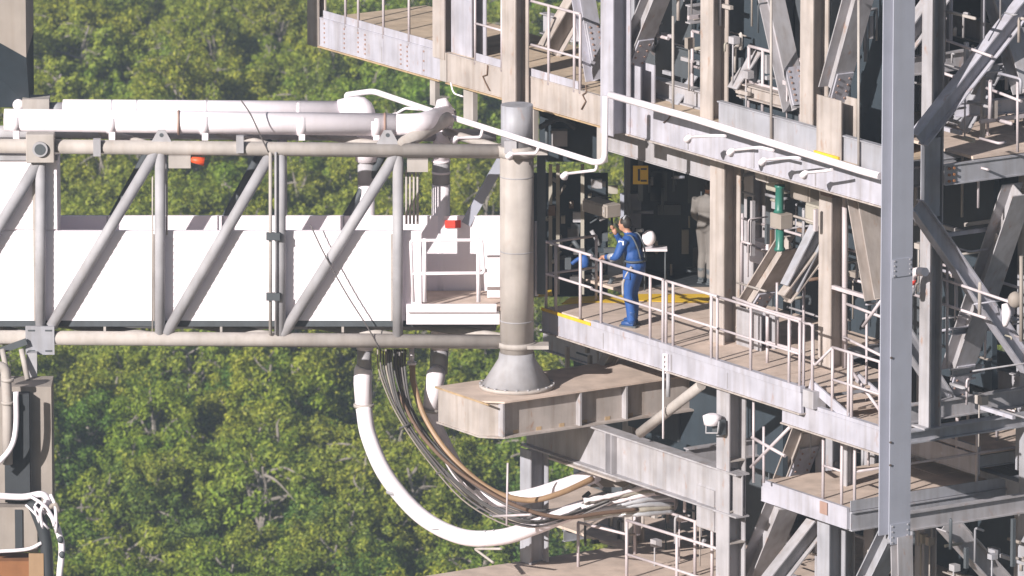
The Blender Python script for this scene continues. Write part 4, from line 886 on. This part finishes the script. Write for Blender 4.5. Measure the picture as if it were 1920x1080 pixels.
# loud hailer like valve on the tall grey column
sv_ = thing('pipe_valve', 'white bent valve with a red band on the tall grey column', 'valve', at(1708, 555, b=1.3))
k = lambda x, y: at(x, y, b=1.3)
MB().tube(smooth_path([k(1735, 510), k(1718, 510), k(1709, 520), k(1708, 540)], 5), .07, 12).build('valve_body', 'white_pipe', sv_); MB().tube([k(1709, 524), k(1708, 532)], .075, 12).build('red_band', 'red', sv_)
MB().tube([k(1708, 540), k(1708, 553)], [.08, .06], 12).build('valve_base', 'galv', sv_); MB().bar(k(1703, 546), k(1685, 550), Z, .05, .06).build('lever', 'rusty', sv_)
# black panel
bk = thing('black_panel', 'large black louvred panel in the right hand bay', 'panel', at(1857, 792, b=5.6))
p, r_ = at(1824, 728, b=5.6), at(1890, 790, b=5.6)
MB().tbox(av(p), av(r_), 5.6, 5.75, r_.z - .2, p.z + .1).build('panel_frame', 'dark', bk)
for k_ in range(9): 
    z_ = r_.z - .12 + (p.z - r_.z + .3) * k_ / 8; MB().tbox(av(p) + .05, av(r_) - .05, 5.57, 5.598, z_ - .025, z_ + .025).build('louvre', 'dark', bk)
MB().tbox(av(r_) + .01, av(r_) + .3, 5.62, 5.72, r_.z - .2, p.z + .1).build('side_panel', 'khaki', bk)
ly = thing('lanyard_gear', 'white and brown rescue gear hanging at the right border', 'gear', at(1890, 620, b=1.6))
MB().tube(smooth_path([at(1884, 570, b=1.6), at(1888, 590, b=1.6), at(1884, 612, b=1.6)], 4), [.05, .06, .07, .08, .08, .07, .06, .05, .03], 10).build('bag', 'white', ly); MB().ball(at(1904, 562, b=1.7), (.12, .1, .13)).build('pouch', 'taupe', ly)
MB().tube([at(1915, 480, b=1.6), at(1915, 640, b=1.6)], .03, 8).build('rope', 'taupe', ly)

# ================================================================== LEFT BORDER OBJECTS
YS = -1.0
l_ = lambda x, y, Y_=YS: at(x, y, Y=Y_)
tb = thing('tall_fairing', 'tall block at the upper left corner, beige above and painted dark for shadow below', 'block', l_(-20, 190, .8))
p0, p1_, p2_ = l_(-160, 60, .6), l_(49, 100, .6), l_(49, 187, .6)
zc0 = l_(20, 92, .6).z
zl_, zr_ = l_(0, 80, .6).z, l_(49, 108, .6).z; zb_ = p2_.z - .3; xl_ = l_(0, 90, .6).x
MB().prism([(xl_ - 1.4, zl_ + .8), (p1_.x, zr_), (p1_.x, zc0 + 4), (xl_ - 1.4, zc0 + 4)], Y * .6, Y * 3.0, X, Z).build('upper_panel', 'taupe', tb)
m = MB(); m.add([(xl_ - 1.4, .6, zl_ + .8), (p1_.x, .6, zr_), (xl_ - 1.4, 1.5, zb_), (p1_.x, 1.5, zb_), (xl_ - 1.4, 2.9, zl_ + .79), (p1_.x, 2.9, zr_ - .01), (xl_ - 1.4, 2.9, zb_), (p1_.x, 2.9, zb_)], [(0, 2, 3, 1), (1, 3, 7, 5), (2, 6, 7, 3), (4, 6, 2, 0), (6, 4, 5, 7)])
m.build('shadow_panel', 'navy', tb)  # navy colour stands in for the shadow below the slanted line
gbx = thing('grey_cabinet', 'tall grey cabinet below the left end of the arm', 'cabinet', l_(60, 925))
p, r_ = l_(20, 725), l_(98, 925); MB().xbox(p.x - .4, r_.x, YS, YS + .8, r_.z - .3, p.z).build('cabinet_body', 'taupe', gbx); MB().xbox(p.x - .1, r_.x - .35, YS - .22, YS - .004, r_.z - .1, p.z - .08).build('cabinet_shadow', 'dark', gbx)  # dark slab paints the shadow on the cabinet's left half
MB().bar(l_(60, 660, -.2), l_(60, 722, -.2), X, .18, .17).build('mast', 'galv', gbx)
pv = thing('vertical_pipe', 'beige vertical pipe with an elbow at the left border', 'pipe', l_(10, 850, YS - .4))
MB().tube(fillet([l_(-30, 690, YS - .4), l_(10, 685, YS - .4), l_(14, 760, YS - .4), l_(14, 870, YS - .4)], .15, 6), .085, 14).build('pipe_run', 'galv_warm', pv)
for y in (712, 755): MB().tube([l_(14, y - 3, YS - .4), l_(14, y + 3, YS - .4)], .105, 14).build('flange', 'galv_warm', pv)
wh = thing('white_hose', 'white segmented hose curling at the left border', 'hose', l_(0, 870, YS - .6))
MB().tube(smooth_path([l_(30, 735, YS - .6), l_(30, 800, YS - .6), l_(20, 840, YS - .6), l_(-10, 875, YS - .6)], 6), .045, 10).build('hose_body', 'white', wh)
hf = thing('hatch_frame', 'white padded hatch frame at the lower left corner', 'frame', l_(50, 1090, YS - .5))
MB().tube(smooth_path([l_(-30, 928, YS - .5), l_(40, 932, YS - .5), l_(82, 928, YS - .5), l_(96, 960, YS - .5), l_(112, 1005, YS - .5), l_(116, 1032, YS - .5), l_(110, 1090, YS - .5)], 6), .055, 10).build('padded_edge', 'white', hf)
MB().tube(smooth_path([l_(60, 940, YS - .5), l_(76, 962, YS - .5), l_(90, 940, YS - .5)], 5), .07, 10).build('corner_pad', 'white', hf)
MB().xbox(l_(-60, 0).x, l_(62, 0).x, YS - .5, YS - .2, l_(0, 1022).z, l_(0, 938).z).build('hatch_panel', 'taupe', hf)
MB().tube(smooth_path([l_(60, 940, YS - .55), l_(78, 985, YS - .55), l_(86, 1020, YS - .55), l_(90, 1090, YS - .55)], 5), .1, 10).build('dark_seal', 'dark', hf)
MB().tube(smooth_path([l_(-20, 1035, YS - .62), l_(50, 1030, YS - .62), l_(78, 1018, YS - .62)], 5), .03, 8).build('hand_bar', 'white', hf)
rn = random.Random(77)
for k in range(9):
    p_ = l_(rn.uniform(40, 98), rn.uniform(925, 960), YS - .6); q_ = l_(rn.uniform(70, 112), rn.uniform(945, 1000), YS - .62)
    MB().tube(smooth_path([p_, (p_ + q_) / 2 + Vector((rn.uniform(-.08, .08), -.05, rn.uniform(-.05, .12))), q_], 4), rn.uniform(.015, .04), 7).build('strap', rn.choice(['white', 'white', 'taupe', 'hose_dark']), hf)
MB().xbox(l_(20, 0).x, l_(34, 0).x, YS - .53, YS - .501, l_(0, 1020).z, l_(0, 942).z).build('panel_gap', 'dark', hf)
for x_, y_ in ((96, 962), (105, 985), (113, 1012), (116, 1040)): MB().ball(l_(x_, y_, YS - .56), (.05, .04, .06)).build('clasp', 'graphite', hf)
for x_ in (4, 40): MB().tube([l_(x_, 655, -.3), l_(x_ + 12, 712, -.5)], .045, 8).build('drain_pipe', 'galv_warm', pv)
MB().bar(l_(-20, 665, -.2), l_(50, 640, -.2), Z, .06, .1).build('support_arm', 'graphite', pv)
rb = thing('rusty_base', 'rusty orange base block in the lower left corner', 'block', l_(30, 1100, YS - .6))
MB().xbox(l_(-60, 0).x, l_(84, 0).x, YS - .6, YS, l_(0, 1130).z, l_(0, 1036).z).build('base_block', 'rusty', rb); MB().box(l_(68, 1060, YS - .63), X * .12, Y * .02, Z * .2).build('base_plate', 'hose_brown', rb)

# clutter behind the left end of the walkway
rk = thing('equipment_rack', 'cluttered shaded rack of valves and brackets right of the round column', 'rack', at(1060, 530, Y=YL + .2))
ry = lambda x, y, d=0: at(x, y, Y=YL + .5 + d)
MB().box(ry(1070, 440, .9), X * .62, Y * .03, Z * 1.05).build('shade_back', 'navy', rk)  # dark sheet extending the lobby's painted shade to the left
for px in (1032, 1046, 1092): MB().box(ry(px, 430, .3), X * .03, Y * .03, Z * 1.1).build('rack_post', 'khaki', rk)
rn = random.Random(21)
for k in range(46):
    x, y = rn.uniform(1034, 1150), rn.uniform(335, 525); p = ry(x, y, rn.uniform(.0, .7)); d = Vector((rn.uniform(-1, 1), rn.uniform(-.3, .3), rn.uniform(-1, 1))).normalized()
    L = rn.uniform(.06, .3); mt = rn.choice(['khaki', 'taupe', 'galv_warm', 'graphite', 'brown', 'galv', 'graphite', 'rubber'])
    if rn.random() < .55: MB().tube([p, p + d * L], rn.uniform(.012, .04), 7).build('rack_pipe', mt, rk)
    else: MB().box(p, X * rn.uniform(.03, .1), Y * .05, Z * rn.uniform(.03, .1)).build('rack_box', mt, rk)
bb = thing('blue_bag', 'bright blue bag hanging behind the short guardrail panel', 'bag', ry(1088, 510, -.3))
MB().ball(ry(1095, 492, -.3), (.09, .07, .13)).build('bag_body', 'suit_blue', bb); MB().tube(smooth_path([ry(1072, 495, -.3), ry(1084, 486, -.3), ry(1100, 480, -.3)], 4), .035, 8).build('bag_strap', 'suit_blue', bb)
wl = thing('wall_lamp', 'round white lamp on the wall behind the shoulder of the person in blue', 'lamp', at(1217, 460, Y=YL + .0))
MB().ball(at(1217, 446, Y=YL), (.115, .1, .135), 16, 10).build('globe', 'white', wl); MB().tube([at(1205, 432, Y=YL), at(1195, 432, Y=YL + .1)], .03, 8).build('bracket', 'silver', wl)
tbk = thing('side_table', 'small white topped table behind the person in blue', 'table', at(1230, 530, Y=YL))
MB().box(at(1228, 466, Y=YL + .1), X * .2, Y * .16, Z * .015).build('table_top', 'white', tbk)
for sx in (-.17, .17): 
    for sy in (-.13, .13):
        c = at(1228, 466, Y=YL + .1) + X * sx + Y * sy; MB().tube([c, Vector((c.x, c.y, zW + .02))], .014, 6).build('leg', 'graphite', tbk)

# racks of small pipework in the bays
def rack(label, box, bb, n, seed, mats, lens=(.1, .5), loc=None):
    x0, x1, y0, y1 = box; rn = random.Random(seed); root = thing('pipe_rack', label, 'pipework', at((x0 + x1) / 2, y1, b=bb[0]))
    for k in range(n):
        p = at(rn.uniform(x0, x1), rn.uniform(y0, y1), b=rn.uniform(*bb)); L = rn.uniform(*lens); mt = rn.choice(mats); t = rn.random()
        d = rn.choice([A, B, Z, Z, Z, A])
        if t < .70: MB().tube(fillet([p, p + d * L, p + d * L + rn.choice([A, B, -Z] if d is not Z else [A, B]) * L * rn.choice([0.02, .25, .4])], .05, 3), rn.uniform(.012, .032), 7).build('conduit', mt, root)
        elif t < .78:
            MB().tbox(av(p), av(p) + rn.uniform(.08, .2), bv(p), bv(p) + .12, p.z, p.z + rn.uniform(.06, .18)).build('box', mt, root); MB().tube([p + A * .04 + B * .06, p + A * .04 + B * .06 - Z * .7], .014, 6).build('conduit', mt, root)
        else: MB().bar(p, p + d * L, B if abs(d.dot(B)) < .9 else Z, .06, .06).build('angle_iron', mt, root)
    return root
PM = ['rail', 'galv', 'galv_warm', 'steel', 'taupe', 'graphite', 'khaki', 'steel_cool', 'steel_warm']
rack('tangle of pipes and boxes around the green actuator', (1385, 1640, 310, 560), (2.2, 3.6), 62, 31, PM + ['khaki', 'brown'])
rack('tangle of pipes and brackets high in the right hand bay', (1712, 1915, 20, 260), (2.2, 4.6), 40, 32, PM)
rack('tangle of pipes and brackets in the middle of the right hand bay', (1712, 1915, 400, 740), (2.4, 4.8), 46, 33, PM)
rack('pipes and brackets behind the columns of the upper deck', (1210, 1650, 10, 190), (1.35, 1.8), 44, 34, PM)
rack('pipes and brackets under the lower walkway', (1410, 1650, 830, 890), (3.0, 4.5), 22, 35, PM)
rack('pipes and brackets below the lower right platform', (1420, 1915, 1000, 1075), (3.0, 5.0), 36, 36, PM)
rack('valves and pipes behind the lower handrail', (1090, 1335, 950, 1040), (2.6, 4.4), 44, 37, PM + ['hose_dark', 'graphite'])
rack('pipes and conduits under the landing behind the round strut', (1060, 1180, 640, 720), (2.2, 3.0), 16, 38, ['graphite', 'taupe', 'galv_warm'])

rack('slender conduits and rods high in the right hand bay', (1708, 1905, 10, 300), (1.95, 3.0), 20, 41, ['rail', 'galv_warm', 'steel_pale', 'steel'], (.4, 1.5))
rack('slender conduits and rods low in the right hand bay', (1708, 1905, 380, 770), (2.0, 3.2), 24, 42, ['rail', 'galv_warm', 'steel_pale', 'steel'], (.4, 1.5))
rack('slender conduits between the columns above the walkway', (1380, 1640, 320, 620), (1.9, 3.0), 26, 43, ['rail', 'galv_warm', 'steel_pale', 'steel', 'graphite'], (.3, 1.1))
rack('slender conduits between the columns of the upper deck', (1200, 1640, 0, 170), (1.3, 1.85), 22, 44, ['rail', 'galv_warm', 'steel', 'graphite', 'steel_cool'], (.3, 1.0))
rack('slender conduits around the legs below the lower right platform', (1410, 1910, 1000, 1078), (2.4, 4.5), 18, 45, ['rail', 'galv_warm', 'steel', 'graphite', 'steel_cool'], (.3, 1.0))
lk = thing('lobby_fittings', 'dim pipes and panels on the back wall of the dark lobby', 'fittings', at(1250, 520, Y=YL + 1.3))
rn = random.Random(9)
for k in range(26):
    p_ = at(rn.uniform(1175, 1320), rn.uniform(330, 525), Y=YL + rn.uniform(.9, 1.4)); L = rn.uniform(.1, .5); mt = rn.choice(['graphite', 'taupe', 'graphite', 'steel_blue', 'rubber', 'khaki', 'galv'])
    if rn.random() < .5: MB().tube([p_, p_ + rn.choice([X, Z, Z]) * L], rn.uniform(.012, .03), 7).build('pipe', mt, lk)
    else: MB().box(Vector((p_.x, YL + 1.56, p_.z)), X * rn.uniform(.05, .2), Y * .04, Z * rn.uniform(.08, .3)).build('panel', mt if mt != 'galv' else 'graphite', lk)
fc5 = [o for o in COL.objects if o.get('label', '').startswith('tall blue grey foreground')][0]
a5 = av(at(1651, 500, b=.35)); 
for y_, hh in ((1000, .16), (500, .14)):
    z_ = at(1680, y_, b=.5).z; MB().tbox(a5 + .29 + .001, a5 + .29 + .014, .37, .73, z_ - hh, z_ + hh).build('splice_plate', 'steel_blue', fc5)
    bolts(fc5, [T(a5 + .30, .40 + .29 * i, z_ - hh * .8 + hh * 1.6 * j / 3) for i in (0, 1) for j in range(4)], A, .014, 'galv')
p_ = at(1690, 690, a=a5 + .29); bolts(fc5, [T(a5 + .29, .36, at(1668, y_, b=.4).z) for y_ in (668, 827, 870)], A, .02, 'bolt')

# ================================================================== PEOPLE
def body_mesh(m, voxel, mat, name, parent, region=None):
    tmp = m.build('tmp', mat, loc=(0, 0, 0)); r_ = tmp.modifiers.new('r', 'REMESH'); r_.mode = 'VOXEL'; r_.voxel_size = voxel
    sm = tmp.modifiers.new('s', 'SMOOTH'); sm.factor = .5; sm.iterations = 4
    dg = bpy.context.evaluated_depsgraph_get(); me = bpy.data.meshes.new_from_object(tmp.evaluated_get(dg))
    bpy.data.objects.remove(tmp)
    for p in me.polygons: p.use_smooth = True
    me.materials.clear()
    for k in ([mat] if region is None else region[0]): me.materials.append(MATS[k])
    if region:
        for p in me.polygons: p.material_index = region[1](p.center)
    o = bpy.data.objects.new(name, me); COL.objects.link(o); o.parent = parent; WL[o] = Vector((0, 0, 0)); return o
def limb(m, pts, rs, n=12): m.tube(smooth_path(pts, 4), [rs[min(int(i / 4), len(rs) - 2)] * (1 - (i % 4) / 4) + rs[min(int(i / 4) + 1, len(rs) - 1)] * ((i % 4) / 4) for i in range((len(pts) - 1) * 4)] + [rs[-1]], n)
def hand(parent, wrist, d, palm_n, side, mat='skin'):
    d = Vector(d).normalized(); pn = Vector(palm_n); pn = (pn - d * pn.dot(d)).normalized(); s_ = d.cross(pn) * side; wrist = Vector(wrist)
    m = MB(); m.tube([wrist - d * .02, wrist + d * .03, wrist + d * .085], [.026, .038, .036], 10)
    for k, L in enumerate((.07, .08, .075, .058)):
        b0 = wrist + d * .08 + s_ * (.03 - .02 * k); m.tube(smooth_path([b0, b0 + d * L * .5 + pn * .006, b0 + d * L * .85 + pn * .03], 3), [.0095] * 4 + [.008, .008, .007], 7)
    t0 = wrist + d * .035 + s_ * .034; m.tube([t0, t0 + s_ * .025 + d * .03 + pn * .01, t0 + s_ * .03 + d * .06 + pn * .02], [.012, .011, .008], 7)
    o = MB(); o.v = m.v; o.f = m.f; o.sm = m.sm
    me = bpy.data.meshes.new('hand'); me.from_pydata([tuple(q) for q in o.v], [], o.f); me.materials.append(MATS[mat]); me.polygons.foreach_set('use_smooth', [True] * len(o.f))
    ob = bpy.data.objects.new('hand', me); COL.objects.link(ob); ob.parent = parent; return ob
def local(parent, m, name, mat):
    me = bpy.data.meshes.new(name); me.from_pydata([tuple(q) for q in m.v], [], m.f); me.materials.append(MATS[mat]); me.polygons.foreach_set('use_smooth', m.sm)
    ob = bpy.data.objects.new(name, me); COL.objects.link(ob); ob.parent = parent; return ob
def person(label, loc, rz, suit, J, hairmat='hair', scale=1.0, skinmat='skin'):
    P = thing('person', label, 'person', loc); P.rotation_euler.z = rz; P.scale = (scale,) * 3
    m = MB()
    for s_ in ('l', 'r'):
        limb(m, [J['hip' + s_], (J['hip' + s_] + J['knee' + s_]) / 2 + Vector((.015, 0, 0)), J['knee' + s_], (J['knee' + s_] * .6 + J['ank' + s_] * .4) + Vector((-.015, 0, 0)), J['ank' + s_]], [.120, .106, .082, .080, .070])
        limb(m, [J['sho' + s_], (J['sho' + s_] + J['elb' + s_]) / 2, J['elb' + s_], (J['elb' + s_] + J['wri' + s_]) / 2, J['wri' + s_]], [.088, .076, .064, .058, .042])
    pel, che, nec, hd = J['pel'], J['che'], J['nec'], J['head']
    m.ball(pel, (.150, .185, .14)); m.ball(pel * .55 + che * .45, (.140, .175, .18)); m.ball(che, (.150, .205, .18)); m.ball(che + Z * .10, (.11, .21, .08))
    limb(m, [che + Z * .1, nec, hd - Z * .06], [.08, .058, .055])
    m.ball(hd, (.098, .076, .118), 16, 12); m.ball(hd + Vector((.035, 0, -.06)), (.06, .055, .055)); m.tube([hd + Vector((.085, 0, .01)), hd + Vector((.118, 0, -.022)), hd + Vector((.09, 0, -.03))], [.010, .016, .012], 8)
    for y_ in (-.076, .076): m.ball(hd + Vector((-.005, y_, -.005)), (.022, .012, .032))
    zs = (nec.z + hd.z) / 2 - .05
    body_mesh(m, .015, suit, 'body', P, ([suit, skinmat], lambda c: 1 if c.z > zs else 0))
    hr = MB().ball(hd + Vector((-.018, 0, .022)), (.098, .084, .108), 16, 10); hr.v = [v if not (v.x > hd.x + .055 and v.z < hd.z + .05) else Vector((hd.x + .05, v.y, v.z)) for v in hr.v]
    local(P, hr, 'hair', hairmat)
    for y_ in (-.03, .03): local(P, MB().ball(hd + Vector((.088, y_, .012)), (.012, .014, .008)), 'eye', 'dark')
    local(P, MB().box(hd + Vector((.088, 0, -.062)), X * .008, Y * .024, Z * .005), 'mouth', 'brown')
    return P
def boots(P, J, mat):
    for s_ in ('l', 'r'):
        a_ = J['ank' + s_]; t = J['toe' + s_]; m = MB()
        limb(m, [a_ + Z * .17, a_ + Z * .06, a_ + Vector((0, 0, -.03))], [.074, .066, .060]); limb(m, [a_ + Vector((-.05, 0, -.045)), (a_ + t) / 2 + Z * -.012, t], [.05, .052, .036])
        b_ = local(P, m, 'boot', mat); sole = MB().bar(Vector((a_.x - .09, a_.y, .014)), Vector((t.x + .03, t.y, .014)), Z, .09, .028); local(b_, sole, 'sole', 'graphite')
V3 = lambda x, y, z: Vector((x, y, z))
J1 = dict(hipl=V3(-.04, .09, .92), hipr=V3(-.04, -.09, .92), kneel=V3(.03, .10, .50), kneer=V3(.06, -.10, .50), ankl=V3(-.03, .10, .09), ankr=V3(.05, -.11, .09), toel=V3(.13, .12, .045), toer=V3(.22, -.13, .045),
          pel=V3(-.05, 0, .97), che=V3(.04, 0, 1.29), nec=V3(.10, 0, 1.47), head=V3(.155, 0, 1.60), shol=V3(.05, .19, 1.40), shor=V3(.05, -.19, 1.40),
          elbl=V3(.14, .28, 1.14), elbr=V3(.28, -.22, 1.20), wril=V3(.38, .20, 1.09), wrir=V3(.34, -.05, 1.42))
feet = at(1187, 611, z=zW)
P1 = person('person in a royal blue flight suit leaning on the walkway guardrail', feet, R(150), 'suit_blue', J1, scale=1.045)
boots(P1, J1, 'boot'); hand(P1, J1['wril'], (.9, -.2, -.25), (0, 0, -1), 1); hand(P1, J1['wrir'], (.3, .3, .9), (1, .2, 0), -1)
local(P1, MB().tube([V3(.15, .28, 1.14), V3(.29, .24, 1.11)], [.056, .053], 12), 'reflective_band', 'silver')
local(P1, MB().box(V3(.06, .275, 1.36), X * .045, Y * .006, Z * .032), 'shoulder_patch', 'white_pipe')
local(P1, MB().tube(smooth_path([V3(-.08, .19, .98), V3(.0, .205, .86), V3(.075, .185, .70), V3(.085, .165, .50)], 4), .022, 6), 'leg_stripe', 'galv_warm')
local(P1, MB().tube([V3(.13, -.08, 1.70), V3(.14, 0, 1.735), V3(.13, .08, 1.70)], .016, 6), 'headset_band', 'silver')
local(P1, MB().tube([V3(.155 * math.cos(t) - .035, .19 * math.sin(t), 1.05) for t in [2 * math.pi * k / 20 for k in range(21)]], .018, 6), 'belt', 'graphite')
for y_ in (-.1, .1): local(P1, MB().tube(smooth_path([V3(-.18, y_ * .8, 1.08), V3(-.12, y_, 1.3), V3(.0, y_ * 1.1, 1.46), V3(.19, y_, 1.33)], 4), .014, 6), 'harness_strap', 'graphite')
local(P1, MB().box(V3(.0, .2, .86), X * .06, Y * .02, Z * .08), 'thigh_pocket', 'suit_blue')
J2 = dict(J1); J2.update(pel=V3(-.01, 0, .98), che=V3(-.01, 0, 1.31), nec=V3(.01, 0, 1.50), head=V3(.045, 0, 1.645), shol=V3(-.02, .19, 1.42), shor=V3(-.02, -.19, 1.42), hipl=V3(0, .09, .92), hipr=V3(0, -.09, .92), kneel=V3(.02, .09, .50), kneer=V3(.0, -.09, .5), ankl=V3(-.02, .09, .09), ankr=V3(-.05, -.09, .09), toel=V3(.15, .1, .045), toer=V3(.12, -.1, .045),
          elbl=V3(.02, .26, 1.14), elbr=V3(.04, -.26, 1.14), wril=V3(.16, .18, .98), wrir=V3(.17, -.16, 1.0))
f2 = at(1326, 531, z=zW + .01)
P2 = person('person in a grey coverall standing behind the riveted column', f2, R(60), 'suit_grey', J2, scale=1.0)
boots(P2, J2, 'graphite'); hand(P2, J2['wril'], (.6, -.2, -.7), (0, -1, 0), 1); hand(P2, J2['wrir'], (.6, .2, -.7), (0, 1, 0), -1)

# ================================================================== HAZE
def haze_box(dens):
    m = bpy.data.materials.new('haze'); m.use_nodes = True; t = m.node_tree; t.nodes.remove(t.nodes['Principled BSDF'])
    v = nd(t, 'ShaderNodeVolumePrincipled'); v.inputs['Density'].default_value = dens; v.inputs['Color'].default_value = (.72, .84, 1, 1); v.inputs['Anisotropy'].default_value = .0
    t.links.new(v.outputs[0], t.nodes['Material Output'].inputs['Volume']); MATS['haze'] = m
    o = MB().xbox(-90, 90, -165, 360, GZ - 1, CAM.z + 4).build('haze', 'haze', loc=(0, 100, GZ - 1)); tag(o, 'thin pale morning haze over the woodland', 'haze', kind='stuff')
haze_box(.00034)
